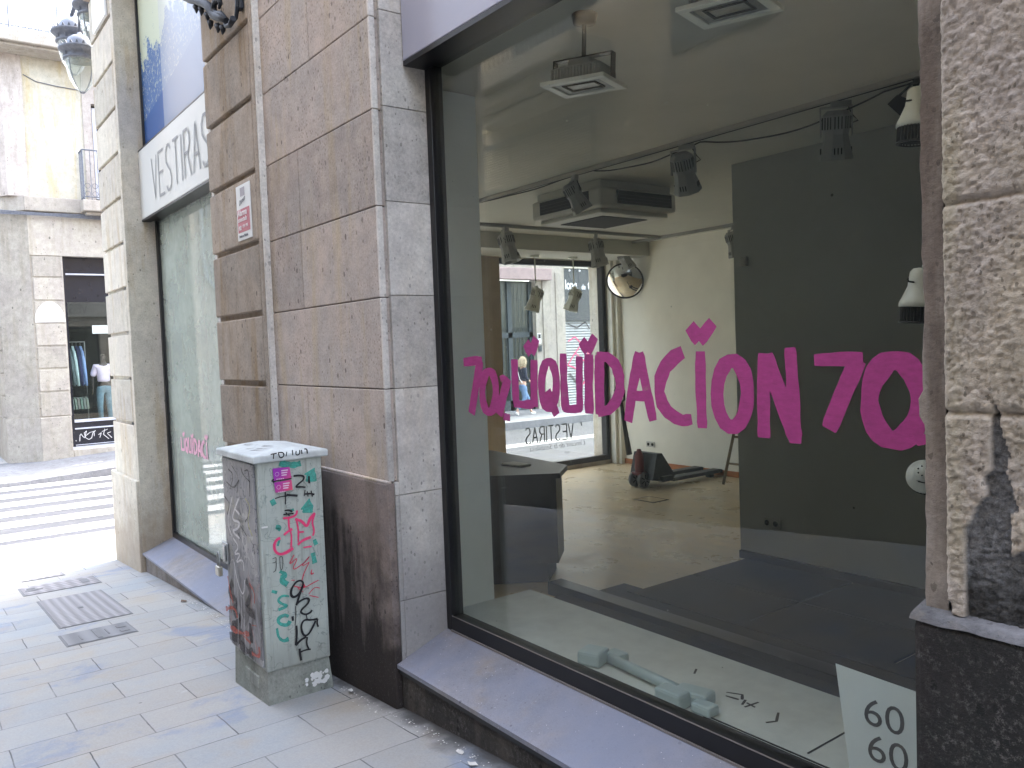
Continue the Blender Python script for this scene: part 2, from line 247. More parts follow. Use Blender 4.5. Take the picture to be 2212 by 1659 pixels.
CABL_WHITE=[(0.0092, [(-4.403, 0.754), (-4.471, 0.696), (-4.544, 0.615), (-4.394, 0.628), (-4.445, 0.58), (-4.554, 0.553), (-4.423, 0.534)]), (0.0102, [(-4.473, 0.686), (-4.402, 0.666)]), (0.0072, [(-4.53, 0.516), (-4.431, 0.483), (-4.545, 0.422), (-4.405, 0.457), (-4.522, 0.375), (-4.38, 0.432), (-4.377, 0.364)]), (0.0063, [(-4.536, 0.383), (-4.506, 0.287), (-4.409, 0.208), (-4.37, 0.316)]), (0.0043, [(-4.507, 0.751), (-4.625, 0.593), (-4.544, 0.524)]), (0.0032, [(-4.506, 0.287), (-4.503, 0.116), (-4.549, -0.121)]), (0.0032, [(-4.446, 0.23), (-4.446, 0.099), (-4.473, 0.022)]), (0.0032, [(-4.397, 0.231), (-4.41, 0.088), (-4.412, -0.113)]), (0.0032, [(-4.523, 0.365), (-4.55, 0.196)])]
CABL_DARK=[(0.0051, [(-4.576, 0.895), (-4.487, 0.874), (-4.563, 0.785)]), (0.006, [(-4.362, 0.926), (-4.339, 0.889), (-4.231, 0.862)]), (0.0052, [(-4.619, 0.819), (-4.501, 0.792), (-4.402, 0.853)]), (0.0059, [(-4.307, 0.912), (-4.235, 0.928), (-4.243, 0.784)]), (0.0063, [(-4.666, 0.731), (-4.576, 0.702), (-4.634, 0.632)]), (0.005, [(-4.305, 0.738), (-4.258, 0.687), (-4.335, 0.636)]), (0.004, [(-4.51, 0.921), (-4.399, 0.873), (-4.443, 0.779)]), (0.005, [(-4.225, 0.538), (-4.211, 0.483)]), (0.0051, [(-4.398, 0.597), (-4.318, 0.561)]), (0.0286, [(-4.602, 0.257), (-4.695, 0.164), (-4.51, 0.165), (-4.647, 0.071), (-4.463, 0.085), (-4.645, -0.012)]), (0.0273, [(-4.37, 0.316), (-4.295, 0.253), (-4.41, 0.148), (-4.256, 0.146)]), (0.0323, [(-4.703, -0.08), (-4.543, -0.048), (-4.491, -0.095), (-4.316, -0.076)]), (0.0313, [(-4.348, 0.083), (-4.336, -0.022)]), (0.0156, [(-4.689, 0.102), (-4.693, -0.014)])]
CABL_RED=[(0.0131, [(-4.678, 0.273), (-4.657, 0.204), (-4.606, 0.132)]), (0.0081, [(-4.314, 0.308), (-4.236, 0.276), (-4.251, 0.215)]), (0.0141, [(-4.743, 0.069), (-4.578, 0.118), (-4.54, 0.066)]), (0.0162, [(-4.678, -0.021), (-4.538, -0.016), (-4.357, 0.022)]), (0.0061, [(-4.306, 0.084), (-4.236, 0.097)]), (0.0122, [(-4.33, -0.075), (-4.205, -0.064), (-4.21, -0.007)]), (0.0094, [(-4.478, -0.01), (-4.336, -0.022)])]
CABL_YEL=[(0.006, [(-4.301, 0.767), (-4.224, 0.73), (-4.292, 0.643), (-4.219, 0.577)])]
def gz(x): return .0744*x if x > -10.45 else -.7775
# ------------------------------------------------------------------ materials
def soot(t, col):
    x, y, z = t.sep()
    h = t.math('SUBTRACT', z, t.math('MULTIPLY', x, .0744))
    n = t.math('MULTIPLY', t.math('SUBTRACT', t.noise(2.6, 6, .65), .5), 1.3); n = t.math('ADD', n, t.rng(x, -4.2, -3.6, 0, .42))
    g = t.rng(t.math('ADD', h, n), 1.22, .72, 0, 1, smooth=True)
    xm = t.math('MULTIPLY', t.rng(x, -5.1, -4.3, 0, 1, smooth=True), 1.)
    stk = t.rng(t.math('ADD', t.noise(2.2, 6, .6, vec=t.map((7, 7, .8))), t.rng(h, .5, .1, 0, .3)), .40, .58, .5, 1)
    g = t.math('MULTIPLY', t.math('MULTIPLY', g, xm), stk)
    spk = t.rng(t.noise(55, 5, .8), .56, .66, 0, .35)
    dk = t.mix(spk, (.022, .018, .017), (.16, .145, .14))
    return t.mix(t.math('MULTIPLY', g, .93), col, dk)
def low_dirt(c, top, amt=.8, spread=.5, sc=3.):
    def g(t, col):
        x, y, z = t.sep(); h = t.math('SUBTRACT', z, t.math('MULTIPLY', x, .0744))
        n = t.math('MULTIPLY', t.math('SUBTRACT', t.noise(sc, 6, .65), .5), spread*2)
        return t.mix(t.math('MULTIPLY', t.rng(t.math('ADD', h, n), top, top*.3, 0, 1, smooth=True), amt), col, c)
    return g
M = {}
PINK1, PINK2, OCH = (.45, .372, .322), (.40, .35, .315), (.43, .345, .24)
M['wall'] = stone('pink sandstone', PINK1, PINK2, OCH, pits=.55, psc=30, bump=.55, grime=soot)
M['pil'] = stone('worn sandstone', (.36, .295, .235), (.31, .265, .22), (.26, .18, .10), pits=.35, psc=26, bump=.4)
M['jamb'] = stone('grey limestone', (.60, .575, .53), (.52, .49, .46), (.53, .48, .42), pits=.4, psc=22, bump=.5, grime=low_dirt((.20, .195, .20), 1.5, .75, .45, 2.2))
def bluepatch(t, col):
    x, y, z = t.sep()
    n = t.math('MULTIPLY', t.math('SUBTRACT', t.noise(8, 4, .6), .5), .5)
    a = t.math('MULTIPLY', t.rng(z, 2.83, 2.80, 0, 1), t.rng(t.math('ADD', z, n), .9, 2.2, .25, 1))
    col = t.mix(t.math('MULTIPLY', a, .85), col, (.33, .40, .50))
    return t.mix(t.rng(t.math('ADD', t.math('SUBTRACT', z, 0.35), n), .35, -.15, 0, .75, smooth=True), col, (.09, .095, .115))
M['jambL'] = stone('blue sprayed limestone', (.30, .265, .22), (.235, .205, .17), (.26, .20, .14), pits=.2, psc=20, bump=.35, grime=bluepatch)
M['pilL'] = stone('pale dressed sandstone', (.50, .46, .38), (.46, .42, .36), (.40, .32, .22), pits=.12, psc=18, bump=.25, grime=low_dirt((.26, .20, .14), .9, .6, .5))
def rough_extra(t, col):
    a = t.n.new('ShaderNodeAttribute'); a.attribute_name = 'peel'; mk = a.outputs['Fac']
    grey = t.mix(t.rng(t.noise(34, 7, .85), .4, .6), (.10, .10, .10), (.26, .26, .265))
    x, y, z = t.sep()
    grey = t.mix(t.rng(t.math('ADD', z, t.math('MULTIPLY', t.noise(7, 5, .6), .5)), 1.30, 1.08, 0, .9, smooth=True), grey, (.035, .034, .032))
    return t.mix(mk, col, grey)
M['rough'] = stone('hammered ochre stone', (.55, .475, .375), (.50, .435, .385), (.48, .42, .30), pits=.3, psc=30, bump=.8, bdist=.009, fine=50, extra=rough_extra)
M['strip'] = stone('brown margin stone', (.27, .225, .18), (.32, .28, .245), (.12, .09, .07), pits=.3, psc=24, bump=.6)
def dspk(t, col):
    s = t.rng(t.noise(60, 7, .85), .52, .66, 0, .8); s2 = t.rng(t.noise(6, 5, .6), .4, .62, .25, 1)
    return t.mix(t.math('MULTIPLY', s, s2), col, (.24, .22, .21))
M['dplinth'] = stone('blackened plinth stone', (.018, .024, .021), (.03, .027, .026), (.05, .045, .04), pits=.3, psc=30, bump=1., bdist=.008, grime=dspk)
M['bplinth'] = stone('sooty plinth stone', (.24, .19, .165), (.19, .16, .15), (.16, .125, .10), pits=.6, psc=34, bump=.7, grime=soot)
M['ledge'] = stone('weathered ledge', (.26, .255, .265), (.10, .10, .105), (.22, .19, .16), pits=.4, psc=34, bump=1., grime=dspk)
def sillx(t, col):
    b = t.rng(t.noise(1.1, 5, .6), .35, .65, 0, .8, smooth=True); col = t.mix(b, col, (.20, .22, .29))
    s = t.math('GREATER_THAN', t.math('SUBTRACT', .07, t.voro(34)), 0); return t.mix(t.math('MULTIPLY', s, .7), col, (.6, .6, .62))
M['sill'] = stone('pale granite sill', (.27, .25, .25), (.225, .225, .25), (.26, .225, .195), pits=.12, psc=40, bump=.15, fine=160, extra=sillx, rough=.6)
M['riser'] = stone('dark riser stone', (.05, .047, .046), (.075, .068, .062), (.12, .105, .09), pits=.3, psc=30, bump=.6, grime=dspk)
M['riserL'] = stone('brown riser stone', (.22, .19, .165), (.18, .16, .15), (.11, .09, .075), pits=.3, psc=30, bump=.5)
M['mortar'] = plain('joint mortar', (.12, .10, .09), .95, var=.4, bump=.6)
M['black'] = plain('black painted metal', (.012, .012, .014), .35, var=.2, spec=.4)
M['edge'] = plain('worn aluminium bead', (.30, .27, .25), .45, .6)
M['white'] = plain('white paint', (.72, .72, .70), .6, var=.05)
M['sign'] = plain('off white sign panel', (.58, .58, .55), .35, var=.03, sc=1.5)
M['signR'] = plain('lavender grey sign panel', (.40, .40, .49), .35, var=.04, sc=1.5)
M['signtxt'] = plain('grey lettering', (.27, .27, .27), .5)
M['iron'] = plain('blue black wrought iron', (.010, .013, .02), .6, .0, var=.3)
M['tin'] = plain('grey steel', (.32, .33, .33), .4, .7, var=.25, sc=20)
M['brass'] = plain('brass padlock', (.42, .40, .34), .35, .8, var=.2)

def glass(name, tint=(.95, .965, .955), dust=.014, refl=.03, gr=.0, streak=True):
    t = NT(name); n = t.n; o = n['Material Output']; n.remove(t.p)
    tr = n.new('ShaderNodeBsdfTransparent'); tr.inputs[0].default_value = (*tint, 1)
    gl = n.new('ShaderNodeBsdfGlossy'); gl.inputs['Roughness'].default_value = gr; gl.inputs[0].default_value = (1, 1, 1, 1)
    ge = n.new('ShaderNodeNewGeometry'); dp = n.new('ShaderNodeVectorMath'); dp.operation = 'DOT_PRODUCT'; t.link(ge.outputs['Normal'], dp.inputs[0]); t.link(ge.outputs['Incoming'], dp.inputs[1])
    cs = t.math('ABSOLUTE', dp.outputs['Value']); fz = t.math('ADD', t.math('MULTIPLY', t.math('POWER', t.math('SUBTRACT', 1., cs), 5.), .96), refl)
    mx = n.new('ShaderNodeMixShader'); t.link(fz, mx.inputs[0]); t.link(tr.outputs[0], mx.inputs[1]); t.link(gl.outputs[0], mx.inputs[2])
    df = n.new('ShaderNodeBsdfDiffuse'); df.inputs[0].default_value = (.60, .66, .58, 1)
    m2 = n.new('ShaderNodeMixShader')
    d = t.rng(t.noise(2.2, 6, .7), .3, .75, dust*.7, dust*1.35)
    sp = t.math('MULTIPLY', t.math('GREATER_THAN', .045, t.voro(17)), t.rng(t.sep(t.voro(17, out='Color'))[0], .86, .87, 0, .55))
    d = t.math('ADD', d, sp) if streak else d
    t.link(d, m2.inputs[0]); t.link(mx.outputs[0], m2.inputs[1]); t.link(df.outputs[0], m2.inputs[2]); t.link(m2.outputs[0], o.inputs[0])
    return t.m
M['glass'] = glass('dusty shop glass')
M['glassL'] = glass('whitish dusty shop glass', dust=.34, refl=.045)
M['glass2'] = glass('clear street glass', (.95, .97, .96), .01, streak=False)
def paintmat(name, c, thin=.0, streak=False):
    t = NT(name); nz = t.rng(t.noise(30, 6, .75, vec=t.map((1, 1, 2.5))), .3, .7, .82, 1.15)
    k = t.n.new('ShaderNodeVectorMath'); k.operation = 'SCALE'; k.inputs[0].default_value = c; t.link(nz, k.inputs['Scale'])
    if streak:
        al = t.rng(t.noise(9, 8, .8, vec=t.map((1.2, 1, 4.5)), dist=.4), .28, .44, .72, 1.); t.link(al, t.p.inputs['Alpha'])
    if thin:
        al = t.rng(t.noise(38, 6, .8), .30, .30+thin, .35, 1); t.link(al, t.p.inputs['Alpha'])
    return t.out(k.outputs[0], .7)
M['magenta'] = paintmat('magenta window paint', (.40, .045, .215), streak=True)
M['pinkfade'] = paintmat('faded pink window paint', (.70, .36, .46), streak=True)
M['g_black'] = paintmat('black marker', (.014, .014, .018)); M['g_pink'] = paintmat('pink spray', (.80, .06, .19), .1)
M['g_red'] = paintmat('red marker', (.62, .04, .09)); M['g_green'] = paintmat('teal spray', (.06, .40, .33), .30)
M['g_white'] = paintmat('white spray', (.62, .60, .60), .15); M['g_dark'] = paintmat('dark smeared spray', (.06, .05, .05), .4)
M['g_rust'] = paintmat('red smeared spray', (.50, .11, .075), .4); M['g_yel'] = paintmat('yellow spray', (.5, .48, .2), .3)

# pavement
def pave_mat():
    t = NT('paving slabs'); x, y, z = t.sep()
    cb = t.n.new('ShaderNodeCombineXYZ'); t.link(t.math('ADD', y, 20.98), cb.inputs[0]); t.link(t.math('ADD', x, 30+.07), cb.inputs[1])
    wz = t.n.new('ShaderNodeVectorMath'); wz.operation = 'ADD'; t.link(cb.outputs[0], wz.inputs[0])
    k2 = t.n.new('ShaderNodeVectorMath'); k2.operation = 'SCALE'; nn = t.n.new('ShaderNodeTexNoise'); nn.inputs['Scale'].default_value = 9; t.link(t.tc, nn.inputs['Vector']); t.link(nn.outputs['Color'], k2.inputs[0]); k2.inputs['Scale'].default_value = .008; t.link(k2.outputs[0], wz.inputs[1])
    br = t.n.new('ShaderNodeTexBrick'); t.link(wz.outputs[0], br.inputs['Vector'])
    br.inputs['Scale'].default_value = 1; br.inputs['Brick Width'].default_value = .588; br.inputs['Row Height'].default_value = .349; br.inputs['Mortar Size'].default_value = .0035; br.inputs['Mortar Smooth'].default_value = .25
    br.offset = .5; br.inputs['Color1'].default_value = (.0, 0, 0, 1); br.inputs['Color2'].default_value = (1, 1, 1, 1); br.inputs['Mortar'].default_value = (.5, .5, .5, 1)
    rnd = t.sep(br.outputs['Color'])[0]
    col = t.mix(t.rng(t.noise(.9, 6, .62), .38, .64, smooth=True), (.36, .345, .32), (.31, .33, .345))
    col = t.mix(t.rng(t.noise(1.6, 6, .62, dist=.4), .52, .64, 0, .65, smooth=True), col, (.20, .25, .35))
    col = t.mix(t.rng(t.noise(2.4, 6, .6), .52, .68, 0, .6), col, (.37, .32, .255))
    wx = t.noise(7, 7, .8, vec=t.map((1, .35, 1)), dist=.6)
    col = t.mix(t.rng(wx, .60, .72, 0, .55), col, (.50, .50, .51))
    dk = t.math('MULTIPLY', t.math('GREATER_THAN', .028, t.voro(3.1)), 1.)
    col = t.mix(t.math('MULTIPLY', dk, .6), col, (.08, .08, .09))
    sc = t.math('ADD', t.rng(t.noise(90, 6, .75), .25, .75, .86, 1.14), t.rng(rnd, 0, 1, -.05, .05))
    vm = t.n.new('ShaderNodeVectorMath'); vm.operation = 'SCALE'; t.link(col, vm.inputs[0]); t.link(sc, vm.inputs['Scale'])
    jf = t.math('MULTIPLY', br.outputs['Fac'], t.rng(t.noise(2.3, 4, .6), .36, .6, .25, .95))
    col = t.mix(jf, vm.outputs[0], (.075, .075, .08))
    # soot along the wall foot
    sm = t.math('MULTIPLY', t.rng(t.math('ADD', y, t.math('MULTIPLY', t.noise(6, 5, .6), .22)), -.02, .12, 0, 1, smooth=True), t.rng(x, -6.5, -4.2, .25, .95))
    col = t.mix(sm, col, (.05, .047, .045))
    h = t.math('SUBTRACT', t.math('MULTIPLY', t.noise(70, 6, .7), .3), br.outputs['Fac'])
    t.bump(h, .5, .003)
    return t.out(col, t.rng(wx, .3, .7, .6, .8), spec=.35)
M['pave'] = pave_mat()
M['farpave'] = stone('worn street paving', (.20, .205, .22), (.17, .175, .185), (.15, .15, .155), pits=.2, psc=9, bump=.2)
M['asphalt'] = stone('grey asphalt', (.07, .073, .085), (.06, .063, .07), (.08, .083, .09), pits=.3, psc=70, bump=.4, fine=140)
def zebra():
    t = NT('worn white road paint'); a = t.rng(t.noise(5, 8, .75), .34, .42, .2, 1)
    return t.out(t.mix(a, (.10, .10, .11), (.45, .45, .45)), .7)
M['zebra'] = zebra()
M['kerb'] = stone('granite kerb', (.2, .2, .21), (.17, .17, .18), (.15, .15, .15), pits=.2, psc=60, bump=.3)

# ------------------------------------------------------------------ ground, road, pavements
def sheet(name, X, Y, zf, mat, th=.25, kind='structure'):
    b = MB(); g = [[b.b.verts.new((x, y, zf(x, y))) for y in Y] for x in X]
    for i in range(len(X)-1):
        for j in range(len(Y)-1): b.b.faces.new((g[i][j], g[i+1][j], g[i+1][j+1], g[i][j+1]))
    rim = [g[i][0] for i in range(len(X))]+[g[-1][j] for j in range(1, len(Y))]+[g[i][-1] for i in range(len(X)-2, -1, -1)]+[g[0][j] for j in range(len(Y)-2, 0, -1)]
    lo = [b.b.verts.new((v.co.x, v.co.y, v.co.z-th)) for v in rim]
    for i in range(len(rim)): b.b.faces.new((rim[i], rim[(i+1) % len(rim)], lo[(i+1) % len(rim)], lo[i]))
    o = b.build(name, mat); return tag(o, kind=kind)
sheet('ground', [-120, 120], [-120, 120], lambda x, y: -1.25, M['asphalt'], .5)
sheet('pavement', [-12.1, -10.45, -8, -4, 0, 4, 9], [-4.3, -2, .45], lambda x, y: gz(x), M['pave'])
sheet('side_pavement', [-12.1, -9.3], [.4501, 12, 40], lambda x, y: -.7775, M['pave'])
sheet('side_pavement', [-12.1, -10.9], [-40, -12, -4.3001], lambda x, y: -.7775, M['pave'])
sheet('road', [-18.05, -12.18], [-60, 0, 60], lambda x, y: -.80, M['asphalt'])
sheet('far_pavement', [-21.6, -18.12], [-30, 0, 2.4, 30], lambda x, y: (-.72+.05*max(0, min(y, 2.4)))+(.0 if x > -20 else .02), M['farpave'])
sheet('far_lane', [-60, -21.6001], [-3.6, .6], lambda x, y: -.71, M['pave'])
b = MB(); b.box(-12.18, -12.1, -60, 60, -1.1, -.776, .01); tag(b.build('kerb', M['kerb']), kind='structure')
b = MB(); b.box(-18.12, -18.05, -60, 0, -1.1, -.712, .01); tag(b.build('kerb', M['kerb']), kind='structure')
b = MB(); b.prism([(-18.12, 0, -1.1), (-18.12, 2.4, -1.1), (-18.12, 2.4, -.592), (-18.12, 0, -.712)], (.07, 0, 0)); b.box(-18.12, -18.05, 2.4, 60, -1.1, -.592)
tag(b.build('kerb', M['kerb']), kind='structure')
b = MB(); xx = -12.55; random.seed(3)
while xx > -17.9:
    b.box(xx-.5, xx, -4.2, 3.6, -.80, -.796); xx -= 1.0
tag(b.build('crosswalk', M['zebra']), kind='structure')
b = MB(); b.box(-15.35, -15.22, 5.5, 60, -.80, -.796); b.box(-15.05, -14.92, 5.5, 60, -.80, -.796); tag(b.build('road_marking', M['zebra']), kind='structure')

# ------------------------------------------------------------------ the corner building with the shop
bld = empty('corner_building', (0, 0, 0), label='pink sandstone corner building with two large shop windows and a rusticated pilaster', cat='building')
def courses(b, x0, x1, y0, y1, zs, gap=.006, bev=.006, seams=None):
    for i in range(len(zs)-1):
        sx = [x0]+(seams[i] if seams else [])+[x1]
        for a, c in zip(sx, sx[1:]): b.box(a+(gap/2 if a != x0 else 0), c-(gap/2 if c != x1 else 0), y0, y1, zs[i]+gap/2, zs[i+1]-gap/2, bev)
ZS = [.87, 1.33, 1.78, 2.225, 2.69, 3.13, 3.59, 4.05, 4.51, 4.97, 5.48]
# ashlar wall between the windows
b = MB(); courses(b, -5.05, -3.60, 0, .2, ZS, .005, .005, [[-4.54], [], [-4.53], [-4.52], [], [-4.3], [-4.55], [-4.2], [-4.6], []]); b.build('ashlar_wall', M['wall'], bld)
b = MB(); b.box(-5.2, -3.61, .012, .37, -.6, 5.48); b.build('mortar_bed', M['mortar'], bld)
# jamb right of it
b = MB(); JZ = [-.6, .27, .80, 1.33, 1.79, 2.25, 2.71, 3.17, 3.64, 4.1, 4.56, 5.48]
courses(b, -3.66, -3.578, .052, .372, JZ, .003, .003); courses(b, -3.66, -3.5785, .0285, .0515, [-.6, .27, .80, .868], .003, .003); courses(b, -3.6, -3.584, -.001, .03, ZS, .004, .003)
b.build('window_jamb', M['jamb'], bld)
# plinth under the wall
b = MB(); b.box(-6.03, -5.03, -.055, .028, -.7, .865, .014); b.box(-5.028, -3.5795, -.016, .028, -.7, .865, .010); b.build('plinth', M['bplinth'], bld)
b = MB(); b.box(-5.03, -3.577, -.014, .012, .860, .876, .006); b.build('plinth_ledge', M['wall'], bld)
# rusticated pilaster
def pilaster(name, x0, x1, margin, zlist, mat, face, gap=.036, back=.03, side=.4, zb=-.9):
    b = MB(); b.box(x0+.004, x1-margin, face+back, side, zb, 5.48)
    b.box(x1-margin, x1, face+.002, side, zb, 5.48, .006)
    z0 = zb
    for z in zlist+[5.48]:
        b.box(x0, x1-margin-.002, face, side-.01, z0+(gap/2 if z0 != zb else 0), z-gap/2, .008); z0 = z
    return b.build(name, mat, bld)
pilaster('pilaster', -6.02, -5.045, .045, [.885, 1.335, 1.785, 2.235, 2.68, 3.13, 3.6, 4.05, 4.51, 4.97], M['pil'], -.047)
pilaster('corner_pilaster', -10.10, -8.985, .09, [.86, 1.33, 1.80, 2.26, 2.72, 3.18, 3.63, 4.08, 4.54, 5.0], M['pilL'], 0.0)
b = MB(); b.box(-10.22, -8.998+.0, -.03, .36, -.95, .28, .015); b.build('plinth', M['pilL'], bld)
b = MB(); courses(b, -9.3, -8.998, .03, .5, [-.9, .3, .8, 1.8, 2.4, 3.2, 4.3, 5.48], .003, .003); b.build('window_jamb', M['jambL'], bld)
b = MB(); b.box(-6.12, -6.025, -.0, .5, -.9, 5.48); b.build('window_jamb', M['jamb'], bld)
# masonry above, behind and round the shop
b = MB(); b.box(-10.09, 9, -.05, .6, 5.48, 11); b.box(-9.85, 9, .6, 12, 3.35, 11); b.build('upper_wall', M['pil'], bld)
b = MB(); b.box(-9.85, -9.45, .45, 1.4, -1, 3.4); b.box(-9.85, -9.45, 3.95, 4.3, -1, 3.4); b.box(-9.85, -9.45, 1.4, 3.95, 2.78, 3.4); b.box(-9.85, -9.45, 1.4, 3.95, -1, -.34); b.box(-9.85, -9.45, 7.08, 12, -1, 3.4); b.box(-9.85, -9.45, 4.3, 7.08, 2.78, 3.4); b.box(-9.85, -9.45, 4.3, 7.08, -1, -.34)
b.build('side_wall', M['pilL'], bld)
b = MB(); b.box(-5.044, -5.018, -.036, .05, .876, 5.48, .004); b.build('grey_fillet', M['jamb'], bld)
# right pillar: hammered face as a real relief
def pillar_face():
    b = MB(); b2 = b.b; x0, x1, z0, z1 = -.90, -.50, .872, 3.1; st = .0052
    nx = int((x1-x0)/st); nz = int((z1-z0)/st); lay = b2.verts.layers.float_color.new('peel'); G = []
    for i in range(nx+1):
        row = []
        x = x0+(x1-x0)*i/nx
        for j in range(nz+1):
            z = z0+(z1-z0)*j/nz
            if x > 0 and (i % 1): pass
            p = Vector((x, 0, z))
            h = .0035*mnoise.noise(p*38)+.0048*mnoise.noise(Vector((p.x*85, 1, p.z*110)))+.004*mnoise.noise(p*160)+.002*mnoise.noise(p*6)
            edge = .5+.5*mnoise.noise(Vector((x*5, 3, z*5)))+.28*mnoise.noise(Vector((x*22, 7, z*22)))
            lim = .87+.03+.22*edge+(.08 if x > -.80 else 0)+max(0, .24-abs(x+.79)*3.2)-(.14 if x < -.855 else 0)
            pm = 1. if z < lim and not (abs(x+.69) < .07 and abs(z-1.08) < .045+.03*mnoise.noise(p*20)) else 0.
            h -= .014*pm
            for jz in (1.335, 1.80, 2.26, 2.72, 3.18, 3.64, 4.1):
                d = abs(z-jz-.004*mnoise.noise(Vector((x*12, jz, 0))))
                if d < .012: h -= .014*(1-d/.012)
            ed = min(1, (x-x0)/.014); h -= .014*(1-ed)**2
            v = b2.verts.new((x, -.012-h, z)); v[lay] = (pm, pm, pm, 1); row.append(v)
        G.append(row)
    for i in range(nx):
        for j in range(nz):
            f = b2.faces.new((G[i][j], G[i+1][j], G[i+1][j+1], G[i][j+1])); f.smooth = True
    return b.build('pillar_face', M['rough'], bld)
pillar_face()
b = MB(); b2 = b.b; prev = None   # margin strip with a slightly chipped arris
zs = [.86+.02*i for i in range(170)]
for z in zs:
    wv = .006*mnoise.noise(Vector((0, 5, z*6)))+.004*mnoise.noise(Vector((0, 9, z*25)))
    if abs(z-1.335) < .03: wv -= .012
    ring = [b2.verts.new(q) for q in ((-.899, .004, z), (-.948+wv, .003, z), (-.953+wv, .012, z), (-.953, .5, z))]
    if prev:
        for a in range(3): b2.faces.new((prev[a], prev[a+1], ring[a+1], ring[a]))
    prev = ring
b.build('margin_strip', M['strip'], bld)
b = MB(); b.box(-.9, 9, .02, .6, -.3, 5.48); b.box(-.50, 9, -.012, .1, .86, 3.1); b.box(-.9, 9, -.012, .1, 3.1, 5.48); b.build('pillar_core', M['rough'], bld)
# dark plinth under it
b = MB(); b.box(-.962, 9, -.045, .5, -.6, .855, .02); o = b.build('plinth', M['dplinth'], bld)
b = MB(); b2 = b.b; prev = None
for i in range(240):
    x = -.966+.012*i; n1 = .008*mnoise.noise(Vector((x*24, 0, 0))); n2 = .010*mnoise.noise(Vector((x*15, 4, 0)))-.004
    ring = [b2.verts.new(q) for q in ((x, -.047+n1*.3, .852+n2*.6), (x, -.040+n1*.6, .862+n2*.4), (x, -.02, .868+n2*.3), (x, .03, .880))]
    if prev:
        for a in range(3):
            f = b2.faces.new((prev[a], prev[a+1], ring[a+1], ring[a])); f.smooth = True
    prev = ring
b.build('plinth_ledge', M['ledge'], bld)

# windows: frame, pane, sill, lettering
def sill(parent, x0, x1, zf, zb, mat, rmat):
    b = MB(); b.prism([(x0, -.004, zf-.02), (x0, -.004, zf), (x0, .305, zb), (x0, .305, zb-.06)], (x1-x0, 0, 0)); s = b.build('sill', mat, parent)
    b = MB(); b.prism([(x0, .022, -1.1), (x0, .022, zf-.021), (x0, .3, zf-.021), (x0, .3, -1.1)], (x1-x0, 0, 0)); b.build('riser', rmat, parent)
shopwin = empty('shop_window'); shopwin.parent = bld
sill(shopwin, -3.5775, -.955, -.04, .075, M['sill'], M['riser'])
b = MB(); b.box(-3.575, -.955, .004, .021, -.085, -.061); b.build('sill_trim', M['black'], shopwin)
b = MB(); b.box(-3.577, -3.53, .295, .37, .06, 3.2, .004); b.box(-3.53, -.96, .295, .37, .068, .145, .003); b.box(-3.53, -.96, .2, .37, 2.93, 3.0, .003)
b.build('frame', M['black'], shopwin)
b = MB(); b.box(-3.53, -.96, .287, .294, .070, .078); b.box(-3.53, -.96, .296, .3, .1455, .149); b.build('frame_bead', M['edge'], shopwin)
b = MB(); b.box(-3.53, -.96, .322, .332, .145, 2.93); b.build('pane', M['glass'], shopwin)
strokes([(a*(1.22 if i < 20 else 1.1), c*(1.12 if i < 20 else 1.04), q) for i, (a, c, q) in enumerate(LETTERS)], 'y', .318, 3, .16).build('painted_lettering', M['magenta'], shopwin, fix=False)
# left window
lw = empty('shop_window'); lw.parent = bld
sill(lw, -9.0, -6.12, -.47, -.345, M['sill'], M['riserL'])
b = MB(); b.box(-8.992, -8.93, .295, .37, -.35, 3.0, .004); b.box(-8.93, -6.12, .295, .37, -.35, -.295, .003); b.box(-8.93, -6.12, .2, .37, 2.93, 3.0, .003); b.box(-8.99, -8.95, .22, .37, 3.6, 5.48)
b.build('frame', M['black'], lw)
b = MB(); b.box(-8.93, -6.12, .322, .332, -.295, 2.93); b.build('pane', M['glassL'], lw)
LL = [(a*.8, c*.8, [(-8.60+(x+3.02)*.8, .48+(z-1.05)*.62) for x, z in pts]) for a, c, pts in LETTERS[6:28]]
strokes(LL, 'y', .318, 4, .2).build('painted_lettering', M['pinkfade'], lw, fix=False)
def poster():
    t = NT('harbour picture with painted reflection'); x, y, z = t.sep()
    hz = t.math('ADD', t.math('MULTIPLY', t.math('SUBTRACT', x, -8.8), .16), 4.25)
    n = t.noise(3.2, 8, .75, vec=t.map((1, 1, .7))); sk = t.math('ADD', hz, t.math('MULTIPLY', t.math('SUBTRACT', n, .35), 1.9))
    d = t.math('SUBTRACT', z, sk); ms = t.math('GREATER_THAN', 0, d)
    c = t.mix(t.rng(z, 4.0, 5.6), (.46, .52, .40), (.62, .66, .52))
    city = t.mix(t.math('GREATER_THAN', t.noise(26, 5, .8), .57), (.055, .13, .31), (.35, .42, .42))
    c = t.mix(ms, c, city)
    bl = t.math('GREATER_THAN', t.math('SUBTRACT', hz, .30), z)
    c = t.mix(bl, c, (.025, .09, .28))
    c = t.mix(t.math('MULTIPLY', t.math('GREATER_THAN', x, -8.2), .5), c, (.42, .46, .52))  # pale reflection over the right part, painted into the picture colour
    return t.out(c, .25)
b = MB(); b.box(-8.95, -6.12, .24, .28, 3.66, 5.48); b.build('poster_panel', poster(), lw)
b = MB(); b.box(-8.95, -6.12, .232, .25, 3.63, 3.665); b.build('poster_trim', M['tin'], lw)
